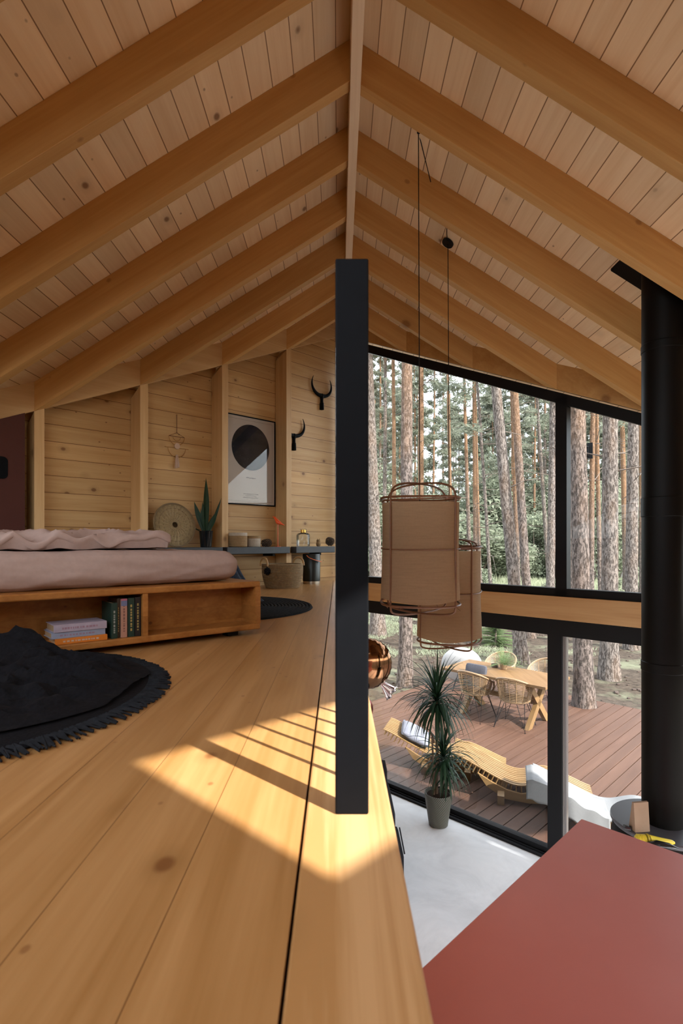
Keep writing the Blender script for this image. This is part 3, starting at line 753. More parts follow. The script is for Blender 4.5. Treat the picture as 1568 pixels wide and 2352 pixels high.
# ---------------------------------------------------------------- red cabinet, stove, pipe
cc = Vector((0.924, 2.047, 0)); rc = empty('red_cabinet', (cc.x, cc.y, 0), 'large matt red cabinet block on the ground floor beside the loft edge', 'cabinet', rz=-pi/4)
MB().box(0, 1.55, -1.75, 0, 0.08, 1.873).build('body', M_red, rc, bevel=0.004)
MB().box(0, 1.56, -1.76, 0.0, 1.875, 1.895).build('top', M_red, rc, bevel=0.004)
MB().box(0.03, 1.5, -1.7, -0.04, 0, 0.08).build('plinth', M_black, rc)
SX, SY, SZ = 1.99, 3.3, 1.239
sv = empty('wood_stove', (SX, SY, 0), 'round black wood stove with a flat top carrying a tall flue pipe', 'stove')
MB().lathe([(0.27,0),(0.28,0.02),(0.28,SZ-0.03)], 48).build('body', M_pipe, sv)
MB().lathe([(0,SZ-0.028),(0.285,SZ-0.028),(0.29,SZ-0.02),(0.29,SZ-0.005),(0.285,SZ),(0,SZ)], 64).build('top_plate', plain('grey_stove_top', (0.055,0.056,0.065), 0.4), sv)
m = MB(); MR = Matrix.Rotation(radians(-135), 4, 'Z')
m2 = MB()
for k in range(13):
    a = -0.6+1.2*k/12; m2.v += []
m.grid(lambda u, v: Vector((0.284*sin(-0.6+1.2*u-pi/2), -0.284*cos(-0.6+1.2*u-pi/2)*-1, 0.35+0.5*v)), 16, 2); m.build('door_glass', plain('stove_glass', (0.01,0.01,0.01), 0.05), sv, sol=0.004)
MB().tube([(-0.20,-0.22,0.55),(-0.24,-0.25,0.55),(-0.24,-0.25,0.7),(-0.20,-0.22,0.7)], 0.008, 8).build('handle', M_grey, sv)
ceil = zb(SX)+RH
pp = empty('flue_pipe', (SX, SY, SZ), 'tall black flue pipe rising from the stove to the sloped ceiling', 'pipe')
def zz(py): return CZ-(py-1245)/FPX*SY-SZ
MB().lathe([(0.117,0),(0.117,ceil-SZ+0.15)], 48).build('tube', M_pipe, pp)
for py, hh in ((800,0.025),(1165,0.06),(1530,0.03)):
    z = zz(py); MB().lathe([(0.117,z-hh),(0.1205,z-hh+0.004),(0.1205,z+hh-0.004),(0.117,z+hh)], 48).build('collar', M_pipe, pp)
m = MB(); q = [(SX-0.22, 3.135), (SX+0.45, 3.135), (SX+0.45, 3.50), (SX-0.22, 3.50)]
m.prism([(x, y, zb(x)+RH-0.004) for x, y in q][::-1], UP, -0.012)
tag(m.build('ceiling_plate', M_pipe), 'square black metal plate where the flue pipe meets the ceiling', 'plate')
# things on the stove top
kb = empty('paper_bag', P(1468,1872,3.25), 'small brown kraft paper bag standing on the stove top against the pipe', 'bag', rz=0.12)
kb.location = (P(1468,1872,3.2).x, 3.2, SZ)
m = MB(); m.hexa([(-.048,-.03,0),(.045,-.03,0),(.045,.03,0),(-.048,.03,0)], [(-.045,-.012,.165),(.045,-.016,.168),(.045,.0,.168),(-.045,.004,.165)]); m.build('bag_body', M_kraft, kb)
yt = empty('yellow_handled_tool', (P(1512,1906,3.02).x, 3.045, SZ), 'yellow ribbed stove glove tool lying in front of the pipe', 'tool', rz=-0.1)
m = MB(); m.tube([(-.11,0,.022),(-.10,0,.024),(-.055,0,.026)], [.017,.022,.023], 12); 
for k in range(6): m.lathe([(.024,-.002),(.026,0),(.024,.002)], 12, m=Matrix.Translation((-.10+k*.008,0,.025)) @ Matrix.Rotation(pi/2,4,'Y'))
m.build('handle', M_yel, yt)
m = MB(); m.tube([(-.05,0,.027),(-.04,0,.027)], .027, 12); m.build('ring', plain('dark_yellow', (0.35,0.27,0.02), 0.5), yt)
MB().tube([(-.035,0,.024),(.03,.0,.018),(.085,0,.014),(.10,0,.012)], [.024,.018,.013,.006], 10).build('blade_guard', M_yel, yt)
MB().tube([(-.11,0,.022),(-.135,0,.02)], [.009,.007], 8).build('tip', M_cream, yt)
bt = MB(); bt.tube([(-.07,0,.018),(-.02,0,.026),(.04,0,.022),(.085,0,.012)], [.014,.024,.02,.006], 10, flat=0.7)
o = tag(bt.build('lighter', M_bpot), 'glossy black gas lighter lying in front of the yellow tool', 'lighter'); o.location = (P(1525,1925,2.95).x+.01, 2.995, SZ+.001); o.rotation_euler = (0,0,-.25)
bt = MB(); bt.rbox(.022,.012,.012,.006,4,(0,0,.012)); o = tag(bt.build('matchbox', M_bpot), 'tiny black box on the stove top left of the paper bag', 'box'); o.location = (P(1440,1872,3.2).x, 3.2, SZ); o.rotation_euler = (0,0,-.5)
# ---------------------------------------------------------------- pendant lamps
def lamp(name, x, y, z_top, z_bot, label, rot, knot_dz, rad, cord_to, seed):
    r_ = random.Random(seed); H = z_top-z_bot
    t = empty(name, (x, y, z_bot), label, 'lamp', 'bamboo and linen pendant lamps', rz=rot)
    def pf(a, k=1.0):
        e = 2.9; c, s_ = cos(a), sin(a); f = (abs(c)**e+abs(s_)**e)**(-1/e); return Vector((c*f*rad*k, s_*f*rad*k, 0))
    ring = lambda z, k=1.0, ph=0: [pf(2*pi*i/48, k)+UP*(z+0.006*sin(2*pi*i/48+ph)) for i in range(48)]
    # fabric: hung between rings, slightly billowing
    ht = H-0.035
    def fn(u, v):
        a = 2*pi*u; z = 0.02+(ht-0.02)*v
        k = 1.0-0.02*sin(pi*v)+0.03*(1-v)+0.012*sin(5*a+seed)*(0.3+(1-v))+0.012*noise.noise(Vector((cos(a)*2, sin(a)*2, v*3+seed)))
        k += 0.03*math.exp(-((a-5.6)**2)*20)
        p = pf(a, k*1.005); return Vector((p.x, p.y, z-0.012*sin(3*a)*(1-v)))
    MB().grid(fn, 96, 18).build('fabric', M_linen, t)
    m = MB(); m.tube(ring(H, 1.03), 0.0075, 6, True); m.tube(ring(H-0.016, 1.0, 1), 0.005, 6, True); m.build('top_ring', M_cane, t)
    MB().tube(ring(H*0.52, 1.03), 0.004, 6, True).build('middle_ring', M_cane, t)
    MB().tube(ring(0.0, 1.03), 0.0075, 6, True).build('bottom_ring', M_cane, t)
    KZ = H+knot_dz
    for k, a in enumerate((pi/4, 3*pi/4)):
        pts = []
        d = pf(a, 1.04)
        for s_ in (-1, 1):
            side = []
            for j in range(9): side.append(Vector((d.x*s_, d.y*s_, H*j/8)))
            for j in range(1, 9):
                q = pi/2*j/8; side.append(Vector((d.x*s_*(0.72*cos(q)**0.8+0.28*(1-j/8)), d.y*s_*(0.72*cos(q)**0.8+0.28*(1-j/8)), H+knot_dz*sin(q)**0.55)))
            pts.append(side)
        loop = pts[0]+pts[1][::-1][1:]
        low = []
        for j in range(1, 16):
            q = pi*j/16; s_ = cos(q); low.append(Vector((d.x*s_, d.y*s_, -0.07*sin(q)**0.4)))
        MB().tube(loop+low, 0.0065, 6, True).build('hoop', M_cane, t)
    m = MB()
    for k in range(8):
        a = pi/4*k+0.3; p = pf(a, 1.03)+UP*(0 if k % 2 else H)
        m.tube([p, p+Vector((r_.uniform(-.02,.02), r_.uniform(-.02,.02), -.02)), p+Vector((r_.uniform(-.04,.04), r_.uniform(-.04,.04), r_.uniform(-.06,.05)))], 0.0018, 4)
    tag(m.build('twine_ties', M_ropeb, t), None, kind='stuff'); MB().lathe([(0,-.012),(.014,0),(0,.012)], 10, (0,0,KZ)).build('knot', M_ropeb, t)
    m = MB(); m.tube([(0,0,KZ), (0,0,H*0.62)], 0.003, 6); m.build('inner_cord', M_black, t)
    m = MB(); m.lathe([(0,-.05),(.028,-.04),(.03,0),(.02,.03),(.018,.08),(0,.09)], 16, (0,0,H*0.55)); m.build('bulb_holder', M_black, t)
    cp = [Vector((0,0,KZ))]+[Matrix.Rotation(-rot, 3, 'Z') @ (Vector(c)-Vector((x,y,z_bot))) for c in cord_to]
    MB().tube(cp, 0.0032, 6).build('cord', M_black, t)
    return t
h1 = Vector((0.507, 3.39, 5.53))
lamp('pendant_lamp', 0.515, 3.40, CZ+100/FPX*3.40, CZ-138/FPX*3.40, 'larger nearer bamboo and beige linen pendant lamp on a long black cord', -0.05, 0.093, 0.235,
     [h1+Vector((0,.01,0)), Vector((0.632, 3.675, 5.40))], 1)
hk = MB(); hk.lathe([(0,-.02),(.011,-.012),(.011,.012),(.007,.02),(.003,.05)], 12, (0,0,0)); o = tag(hk.build('ceiling_hook', M_black), 'small black hook on the ceiling holding the nearer lamp cord', 'hook'); o.location = (0.507, 3.39, zb(0.507)+RH-.05)
o.location.z = 5.53
MB().tube([(0,0,0.04),(0,0,zb(0.507)+RH-5.53)], 0.004, 6).build('hook_stem', M_black, o)
x2, y2 = 0.868, 4.20
zc = zb(x2)+RH
lamp('pendant_lamp', x2, y2, CZ-11/FPX*y2, CZ-222/FPX*y2, 'smaller looking farther pendant lamp behind the first, hanging lower', -0.35, 0.06, 0.232,
     [Vector((x2-.012, y2, zc-0.03))], 2)
cn = empty('ceiling_rose', (x2-.005, y2+.02, zc-.002), 'round black disc on the ceiling above the farther lamp', 'ceiling disc', rot=(0, radians(32.4), 0))
MB().lathe([(0,-.022),(.044,-.02),(.047,-.014),(.047,0)], 32).build('disc', M_black, cn)
MB().tube([(0,0,-.01), (-.03,-.10,-.012), (-.055,-.19,-.006)], 0.0032, 6).build('cord_tail', M_black, cn)
# ---------------------------------------------------------------- bed
BO = Vector((-0.411, 2.86, LZ)); BD = Vector((-0.766, -0.643, 0)); BQ = Vector((-0.643, 0.766, 0))
brz = atan2(-BD.y, -BD.x)    # local -x runs along the front to the left; local y goes back
BM = Matrix.Translation(BO) @ Matrix.Rotation(brz, 4, 'Z')
def bed_e(name, label, cat, off=(0,0,0), group=None, rz=0.0):
    return empty(name, BM @ Vector(off), label, cat, group, rz=brz+rz)
bf = bed_e('bed_frame', 'low pine platform bed frame with open shelf compartments in its side', 'bed frame')
zl, zh, T = 0.03, 0.283, 0.03; BL_, BW = 2.05, 1.95
MB().box(-BL_, 0, 0, BW, zh-T, zh).build('platform', M_bed, bf, bevel=0.006)
MB().box(-BL_, 0, 0, BW, zl, zl+T).build('base_board', M_bed, bf, bevel=0.006)
for a in (0, -BL_+T): MB().box(a-T, a, 0.0, BW, zl+T-.001, zh-T+.001).build('side_board', M_bed, bf)
MB().box(-0.60-T*.8, -0.60, 0.003, 0.16, zl+T, zh-T).build('divider', M_bed, bf)
MB().box(-1.70-T*.8, -1.70, 0.003, 0.26, zl+T, zh-T).build('divider', M_bed, bf)
MB().box(-0.60, -T, 0.15, 0.17, zl+T, zh-T).build('back_board', M_bed, bf)
MB().box(-BL_+T, -0.60, 0.24, 0.26, zl+T, zh-T).build('back_board', M_bed, bf)
for a in (-0.13, -1.0, -1.9):
    for b in (0.08, 1.0, 1.85): MB().box(a-.03, a+.03, b-.02, b+.04, 0, zl).build('foot', M_black, bf)
mt = bed_e('mattress', 'thick mattress under a stretched dusty pink fitted sheet', 'mattress')
def mw(p, n):
    w_ = 0.012*noise.noise(Vector((p.x*1.1-p.z*5, p.y*1.0, p.z*9+p.x*1.5)))-0.011*abs(noise.noise(Vector((p.x*2.0+1, p.y*2, p.z*16-p.x*3.5))))+0.004*noise.noise(Vector((p.x*9+p.z*14, p.y*6, p.z*24)))
    k = max(0, (p.x+0.35))*0.0
    return p+n*w_
MB().rbox(0.96, 0.90, 0.085, 0.072, 60, (-1.035, 0.965, zh+0.083), mw).build('sheet', M_pink, mt)
dv = bed_e('duvet', 'rumpled dusty pink duvet spread over the mattress', 'duvet')
def dw(p, n):
    edge = 0.5+0.5*noise.noise(Vector((p.x*1.7, p.y*1.7, 1)))
    q = Vector((p.x*2.2+p.y*1.5, p.y*4.5, 0)); z = 0.036*(1-2.4*abs(noise.noise(q)))*edge+0.032*(1-3.2*abs(noise.noise(q*2.3+Vector((3,1,4)))))+0.016*noise.noise(q*6)+0.010
    return Vector((p.x+0.04*noise.noise(Vector((p.y*3, 2, 0))), p.y+0.09*noise.noise(Vector((p.x*2.6, 7, 0))), p.z+(z if p.z > -0.02 else z*0.2)))
MB().rbox(0.86, 0.80, 0.022, 0.021, 90, (-1.24, 1.02, zh+0.168+0.024), dw).build('cover', M_pink, dv)
nb = empty('navy_blanket', (-0.78, 4.35, LZ), 'dark navy blanket hanging down behind the far right corner of the bed', 'blanket')
def nbf(u, v):
    a = 2*pi*u; h_ = (1-v)**1.1; rr = 0.06+0.10*v**1.5+0.015*sin(7*a)+0.012*sin(13*a+1)*v
    return Vector((cos(a)*rr-(1-v)*0.12, sin(a)*rr*0.7, 0.012+0.30*h_*(1+0.06*sin(5*a))))
MB().grid(nbf, 60, 16).build('cloth', M_navy, nb, sol=0.01)
# books in the left compartment
def book(name, label, w_, h_, d_, mat, loc, rz=0.0, rx=False, band=None, seed=0, group='books in the bed shelf'):
    """upright book: spine width w_, height h_, depth d_; lying when rx"""
    t = bed_e(name, label, 'book', loc, group, rz)
    M = Matrix.Identity(4)
    if rx: M = Matrix.Rotation(pi/2, 4, 'Y') @ Matrix.Translation((-w_/2*0, 0, 0))
    def mk(b): 
        b.v = [tuple((Matrix(((0,0,1,0),(0,1,0,0),(1,0,0,0),(0,0,0,1))) @ Vector(v)) if rx else Vector(v)) for v in b.v]; return b
    # axes: x = thickness, y = depth (spine at 0), z = height
    cv = MB().box(0, w_, 0, 0.004, 0, h_).box(0, 0.003, 0.004, d_, 0, h_).box(w_-0.003, w_, 0.004, d_, 0, h_)
    mk(cv).build('cover', mat, t, bevel=0.001)
    mk(MB().box(0.003, w_-0.003, 0.004, d_-0.005, 0.004, h_-0.004)).build('pages', M_pages, t)
    r_ = random.Random(seed)
    ln = MB(); z = h_*0.15
    while z < h_*0.8:
        g_ = r_.uniform(.004,.012); ln.box(w_*.35, w_*.62, -0.0006, 0, z, z+g_); z += g_+r_.uniform(.002,.007)
    mk(ln).build('title', band or M_cream, t)
    return t
M_pages = plain('book_pages', (0.42,0.28,0.15), 0.9)
bk = lambda n, c: plain(n, c, 0.5, 0, 0.4, 0.2, 25)
zf = zl+T+0.0005; M_gold = plain('dull_gold_print', (0.35,0.26,0.08), 0.5)
M_dgreen = bk('book_dark_green', (0.012,0.035,0.024))
book('book', 'near-black book with orange and yellow spine print, standing against the shelf divider', 0.026, 0.178, 0.13, bk('book_black', (0.014,0.012,0.012)), (-0.653,0.02,zf), seed=1, band=M_gold)
book('book', 'dark green book standing between the black one and the salmon one', 0.028, 0.176, 0.13, M_dgreen, (-0.684,0.02,zf), seed=2, band=M_gold)
t = book('book', 'salmon pink book with a blue band at the top of its spine', 0.027, 0.174, 0.13, bk('book_salmon', (0.42,0.22,0.15)), (-0.715,0.02,zf), seed=3, band=bk('print_brown', (0.2,0.1,0.08)))
MB().box(0, 0.027, -0.0008, 0, 0.142, 0.166).build('spine_band', bk('book_blue_band', (0.14,0.16,0.26)), t)
MB().box(0, 0.027, -0.0008, 0, 0.166, 0.174).build('spine_band', bk('book_pink_band', (0.42,0.12,0.16)), t)
t = book('book', 'taller brown-edged book half hidden behind the salmon one', 0.012, 0.176, 0.125, bk('book_brown', (0.05,0.03,0.02)), (-0.729,0.03,zf), seed=9, band=M_gold)
book('book', 'shorter dark green book at the left end of the standing row', 0.026, 0.158, 0.14, M_dgreen, (-0.757,0.02,zf), seed=4, band=bk('pale_print', (0.25,0.27,0.24)))
x0 = -0.985
book('book', 'bright orange paperback at the bottom of the lying stack', 0.024, 0.21, 0.13, bk('book_orange', (0.62,0.19,0.02)), (x0,0.016,zf), rx=True, seed=5, band=M_cream)
t = book('book', 'pale blue paperback in the middle of the lying stack', 0.026, 0.215, 0.135, bk('book_pale_blue', (0.28,0.31,0.40)), (x0-.012,0.02,zf+.0245), rx=True, seed=6, rz=0.01, band=bk('print_mauve', (0.3,0.2,0.25)))
t = book('book', 'thick lilac grey book on top of the lying stack', 0.032, 0.212, 0.14, bk('book_lilac', (0.40,0.34,0.40)), (x0-.004,0.016,zf+.051), rx=True, seed=7, rz=0.01, band=bk('print_rose', (0.33,0.2,0.24)))
# ---------------------------------------------------------------- rugs and throw
rg = empty('braided_rug', (-0.98, 4.0, LZ), 'round braided charcoal rug behind the right end of the bed', 'rug')
m = MB(); pr = []
for k in range(30): pr += [(0.79-0.026*k, 0.004), (0.79-0.026*k-0.006, 0.014), (0.79-0.026*k-0.02, 0.014)]
pr = [(0.792, 0.001)]+pr+[(0.0, 0.006)]
m.lathe(pr, 90); m.build('braid', M_rug, rg)
rg2 = empty('fringed_rug', (-1.27, 1.67, LZ), 'round black rug with a fringed edge in front of the bed', 'rug')
m = MB(); m.lathe([(0.66,0.001),(0.67,0.006),(0.655,0.012),(0.3,0.014),(0.0,0.014)], 90); m.build('rug_body', M_throw, rg2)
m = MB(); r_ = random.Random(77)
for k in range(560):
    a = 2*pi*k/560+r_.uniform(-.006,.006); L = 0.065+r_.uniform(-.012,.012); d = Vector((cos(a), sin(a), 0)); s_ = d.cross(UP)
    p = d*0.645+UP*0.012; w_ = r_.uniform(-.014,.014)
    m.tube([p, p+d*L*.5+s_*w_+UP*0.001, p+d*L+s_*w_*2-UP*.006], [0.0042,0.004,0.003], 4)
o = m.build('fringe', M_rug, rg2); tag(o, None, kind='stuff')
th = empty('wool_throw', (-1.22, 1.72, LZ), 'crumpled black wool throw piled on the fringed rug', 'throw')
def thf(u, v):
    x = -1.0+1.55*u; y = -0.62+1.18*v
    rr = sqrt((x+0.05)**2/0.36+ (y-0.02)**2/0.27)
    e = max(0, 1-max(0, rr-0.75)*3.2) if rr > 0.75 else 1
    if rr > 1.06:
        k = 1.06/rr; x = (x+0.05)*k-0.05; y = (y-0.02)*k+0.02
    base = 0.020+0.045*e*(0.5+abs(noise.noise(Vector((x*2.4, y*6.5, 1))))*1.5)+0.020*e*noise.noise(Vector((x*6+y*3, y*13, 4)))
    px_, py_ = x+1.20-1.22, y
    peak = 0.105*math.exp(-(((x-0.0)/0.13)**2+((y-0.27)/0.10)**2))*(1+0.25*noise.noise(Vector((x*7, y*9, 9))))
    peak += 0.035*math.exp(-(((x-0.16)/0.15)**2+((y-0.22)/0.12)**2))
    z = base+peak-0.045*e*abs(noise.noise(Vector((x*3.2+y*2.5, y*7-x*2.5, 7))))+0.026*e*(1-3*abs(noise.noise(Vector((x*5+2, y*13+x*3, 2)))))+0.010*e*(1-3*abs(noise.noise(Vector((x*14+2, y*22-x*6, 5)))))
    return Vector((x, y, max(0.017, z)))
MB().grid(thf, 110, 90).build('cloth', M_throw, th)
# ---------------------------------------------------------------- left wall: red panel, shelves and what stands on them
rp = empty('red_wall_panel', wline(-2.47, CF-0.02, LZ), 'dark red panel at the left end of the boarded wall with a black rounded opening', 'panel', rz=pi/4)
# local -x runs along the wall to the left, local -y into the room
RL = Matrix.Rotation(-pi/4, 4, 'Z')
zt0, zt1 = zb(-2.47)-LZ-.005, zb(-3.75)-LZ-.005; LN = 1.28/R2
m = MB(); m.prism([(0,0,0),(-LN,0,0),(-LN,0,zt1),(0,0,zt0)], Vector((0,-1,0)), 0.012); m.build('board', M_redd, rp)
m = MB(); z_c = CZ-(1075-1245)/FPX*4.15-LZ; pts = []
for (cx_, cz_), a0 in (((-.155,z_c+.05),0),((-.45,z_c+.05),pi/2),((-.45,z_c-.05),pi),((-.155,z_c-.05),3*pi/2)):
    for k in range(6): pts.append((cx_+.035*cos(a0+k*pi/10), -0.0125, cz_+.035*sin(a0+k*pi/10)))
m.prism(pts, Vector((0,-1,0)), 0.012); m.build('rounded_opening', M_rail, rp)
def wall_e(name, X, c, z, label, cat, group=None, rz=0.0):
    return empty(name, wline(X, c, z), label, cat, group, rz=pi/4+rz)
SHT = LZ+0.438
GSH = 'black wall shelves between the posts'
CS = 6.597
def shelf(Xa, Xb, label, brackets=True):
    t = wall_e('wall_shelf', Xa, CS, LZ+0.363, label, 'shelf', GSH); L = (Xb-Xa)/R2
    MB().box(0, L, 0, 0.098, 0, 0.075).build('front_board', M_shelf, t, bevel=0.006)
    a0 = 0.0
    MB().box(0.012, L-0.10, 0.098, 0.302, 0.005, 0.073).build('back_board', M_shelf, t)
    MB().box(L-0.16, L-0.13, 0.11, 0.29, -0.03, 0.006).build('bracket', M_black, t)
    return t
shelf(-1.124, -0.538, 'black stained wooden shelf under the poster, holding rope pots and an orange bird')
shelf(-0.475, -0.035, 'short black stained shelf nearest the railing post, holding a glass bottle')
shelf(-1.745, -1.16, 'black stained shelf behind the bed, under the snake plant')
def onshelf(px, c=6.70, dz=0):      # point on shelf at pixel column
    u = (px-776)/FPX; y = c/(1-u); return Vector((u*y, y, SHT+dz))
def pot(label, px, r, h, band0, top_first, seed, c=6.72):
    t = empty('rope_pot', onshelf(px, c), label, 'pot', 'rope pots on the shelf')
    a, b = (M_jute, M_jutew) if top_first else (M_jutew, M_jute)
    k = band0*h
    MB().lathe([(r*.92,0),(r,0.008),(r*1.01,k)], 32).build('lower_band', M_jute if top_first else M_jutew, t)
    MB().lathe([(r*1.01,k),(r*1.0,h-.004),(r*.985,h),(r*.9,h-.004),(r*.88,h*.4),(0,h*.35)], 32).build('upper_band', M_jutew if top_first else M_jute, t)
pot('taller round rope pot with white rim at the left end of the shelf', 546, 0.098, 0.150, 0.78, True, 1)
pot('smaller rope pot with jute rim and pale body beside the taller one', 582, 0.075, 0.118, 0.76, False, 2)
def cone(label, px, r, h, c, tilt):
    p = onshelf(px, c); t = empty('pine_cone', p+UP*(r*0.93), label, 'pine cone', 'pine cones on the shelves', rot=(tilt[0], tilt[1], 0.4))
    m = MB(); tp = MB(); N = 110
    m.lathe([(0,-h/2),(r*.6,-h*.3),(r*.66,0),(r*.3,h*.35),(0,h/2)], 12)
    for k in range(N):
        f_ = k/N; z = -h/2+h*f_; a = k*2.399; rr = r*(1-(2*f_-0.85)**2*0.75)**0.5 if abs(2*f_-.85) < 1.15 else r*.2
        d = Vector((cos(a), sin(a), 0.35)); s_ = Vector((-sin(a), cos(a), 0)); p0 = Vector((0,0,z))+d*rr*0.55; p1 = Vector((0,0,z))+d*rr; ww = r*0.2
        m.add([p0-s_*ww*.5, p0+s_*ww*.5, p1+s_*ww, p1+d*.004, p1-s_*ww, p1-d*.006+UP*.006], [(0,1,2,3,4),(0,4,5),(1,5,2),(0,5,1)])
        tp.add([p1-s_*ww*.6-UP*.003, p1+s_*ww*.6-UP*.003, p1+s_*ww*.5+UP*.003+d*.002, p1-s_*ww*.5+UP*.003+d*.002], [(0,1,2,3)])
    m.build('scales', M_cone, t); tp.build('scale_tips', M_conet, t)
cone('dark pine cone lying between the smaller rope pot and the orange bird', 611, 0.045, 0.115, 6.66, (0.2, 1.45))
cone('dark pine cone at the right end of the short shelf', 757, 0.056, 0.10, 6.66, (0.25, 0.3))
bd = empty('bird_figurine', onshelf(638, 6.66), 'bright orange bird figurine perched on a thin stand', 'figurine', rz=-0.3)
MB().lathe([(.036,0),(.036,.004),(0,.006)], 24).build('base', M_orange, bd)
MB().tube([(0,0,.004),(0,0,.25)], .0035, 8).build('stand', M_orange, bd)
m = MB(); m.tube([(-.066,0,.336),(-.052,0,.330),(-.040,0,.325),(-.024,0,.306),(0,0,.272),(.022,0,.262),(.05,0,.25),(.078,0,.238)], [.002,.007,.0125,.015,.024,.019,.008,.003], 14); m.build('bird', M_orange, bd)
gb = empty('glass_bottle', onshelf(696, 6.70), 'clear square-shouldered glass bottle with a brass neck on the short shelf', 'bottle')
MB().lathe([(0,.003),(.075,.003),(.078,.012),(.078,.128),(.072,.145),(.055,.155),(.034,.16),(.030,.165)], 40).build('glass', M_bottle, gb)
MB().lathe([(.030,.158),(.030,.195),(.027,.195)], 32).build('collar', M_brass, gb)
MB().lathe([(.029,.195),(.041,.199),(.041,.203),(.028,.206)], 32).build('lip', M_bottle, gb)
ow = empty('wooden_owl', onshelf(731, 6.68), 'small carved pale wooden owl between the bottle and the pine cone', 'figurine')
MB().lathe([(.016,0),(.026,.012),(.029,.03),(.024,.05),(.020,.056),(.024,.062),(.022,.076),(.008,.082),(0,.082)], 20).build('body', M_jute, ow)
m = MB(); m.lathe([(0,0),(.006,.006),(0,.02)], 6, (-.012,-.01,.076)); m.lathe([(0,0),(.006,.006),(0,.02)], 6, (.012,-.01,.076)); m.build('ears', M_jute, ow)
# basket
bs = empty('seagrass_basket', (-0.60, 5.83, LZ), 'oval coiled seagrass basket with two handles and a black pompom on the floor', 'basket', rz=0.1)
pr = [(0.165,0)]; n_ = 20
for k in range(n_): 
    r_k = 0.175+0.045*sin(min(1, (k+1)/n_*1.25)*pi/2); pr += [(r_k, 0.0125*k+0.002), (r_k+0.004, 0.0125*k+0.007)]
pr += [(0.222,0.255),(0.210,0.258),(0.200,0.245),(0.165,0.02),(0,0.012)]
MB().lathe(pr, 56).build('coils', M_basket, bs)
for a, lb_ in ((radians(205), 0), (radians(35), 1)):
    c = Vector((cos(a), sin(a), 0)); s_ = Vector((-sin(a), cos(a), 0)); pts = [c*0.214+s_*(0.095*cos(q))+UP*(0.235+0.085*sin(q)**0.8) for q in [pi*j/12 for j in range(13)]]
    MB().tube(pts, 0.011, 8).build('handle', plain('handle_straw', (0.42,0.24,0.09), 0.6), bs)
m = MB(); rr_ = random.Random(3)
m.rbox(.034,.034,.034,.034,8,(-0.155,-0.175,0.185)); leaf_cloud(m, rr_, (-0.155,-0.175,0.185), 0.042, 300, 0.012, 0.3); m.build('pompom', M_sofa, bs)
# black can with orange strap
cn_ = empty('lidded_can', (-0.315, 6.385, LZ), 'tall black metal can with an orange leather strap under the short shelf', 'can')
MB().lathe([(.1,.03),(.104,.034),(.104,.345),(.1,.35),(0,.35)], 48).build('can_body', plain('dark_olive_metal', (0.03,0.033,0.03), 0.35, 0.5), cn_)
MB().lathe([(.095,0),(.1,.002),(.1,.030),(.096,.031)], 48).build('base_ring', plain('brushed_base', (0.5,0.42,0.32), 0.35, 0.8), cn_)
pts = [Vector((-.05+.17*t, -.098-.03*sin(pi*t)+.04*t*t, .335-.075*t**.6)) for t in [j/10 for j in range(11)]]
MB().tube(pts, .012, 6, flat=0.25).build('strap', M_oleath, cn_)
# snake plant
sp = empty('snake_plant', onshelf(473, 6.72), 'snake plant with upright dark leaves in a glossy black pot', 'plant')
MB().lathe([(.05,0),(.056,.004),(.068,.16),(.07,.165),(.064,.165),(.062,.15),(0,.148)], 36).build('pot', M_bpot, sp)
def leaf(m, base, tip, w_, twist, bulge=0.06, n=12):
    base, tip = Vector(base), Vector(tip); d = tip-base; s_ = Vector((cos(twist), sin(twist), 0)); nn = d.normalized().cross(s_).normalized()
    def fn(u, v):
        t = v; ww = w_*(0.55+0.75*sin(pi*min(1,t*0.95)))*(1-t**5)
        return base+d*t+UP*0+s_*(u-.5)*2*ww*.38+nn*(abs(u-.5)*0.35*ww+bulge*sin(pi*t*.5)*t*0.3)
    m.grid(fn, 4, n)
for k, (tx, ty, tz, bw, tw, bx_) in enumerate(((-.005,.0,.70,.062,0.0,0),(-.115,-.01,.46,.058,.35,-.02),(.14,.02,.50,.036,-.3,.03),(.115,-.03,.36,.055,.2,.02),(-.02,-.02,.46,.045,.8,-.01),(.06,.05,.3,.05,1.0,.02),(-.16,.0,.22,.028,.1,-.03),(-.05,.05,.40,.05,1.3,-.01))):
    m = MB(); leaf(m, (bx_,0,.145), (tx,ty,tz), bw, tw); m.build('leaf', M_leaf, sp)
# woven disc
wd_ = empty('woven_tray', wline(-1.585, 6.80, SHT+0.215), 'round woven straw tray leaning against the wall behind the bed', 'tray', rot=(radians(-12), 0, pi/4))
m = MB(); r_ = random.Random(12)
for k in range(150):
    a = 2*pi*k/150; d = Vector((cos(a), 0, sin(a))); t0 = 0.03
    b = [d*(0.03+0.19*j/6)+Vector((0, -0.004*sin(j*1.7+k)-0.02*(1-((j/6)-0.3)**2), 0)) for j in range(7)]
    m.tube(b, [0.002,0.003,0.0035,0.004,0.004,0.004,0.003], 4)
m.build('straw_ribs', plain('dry_straw', (0.34,0.25,0.13), 0.7, 0, 0.3, 0.4, 60), wd_)
m = MB()
for rr in (.03,.06,.12,.165,.21,.217): m.tube([Vector((cos(2*pi*j/48)*rr, -0.018, sin(2*pi*j/48)*rr)) for j in range(48)], 0.004, 5, True)
m.build('weave_rings', plain('darker_straw', (0.20,0.13,0.06), 0.7), wd_)
MB().lathe([(0,0),(.212,0)], 48, m=Matrix.Translation((0,.002,0)) @ Matrix.Rotation(pi/2,4,'X')).build('backing', plain('straw_backing', (0.16,0.11,0.055), 0.8), wd_, sol=0.003)
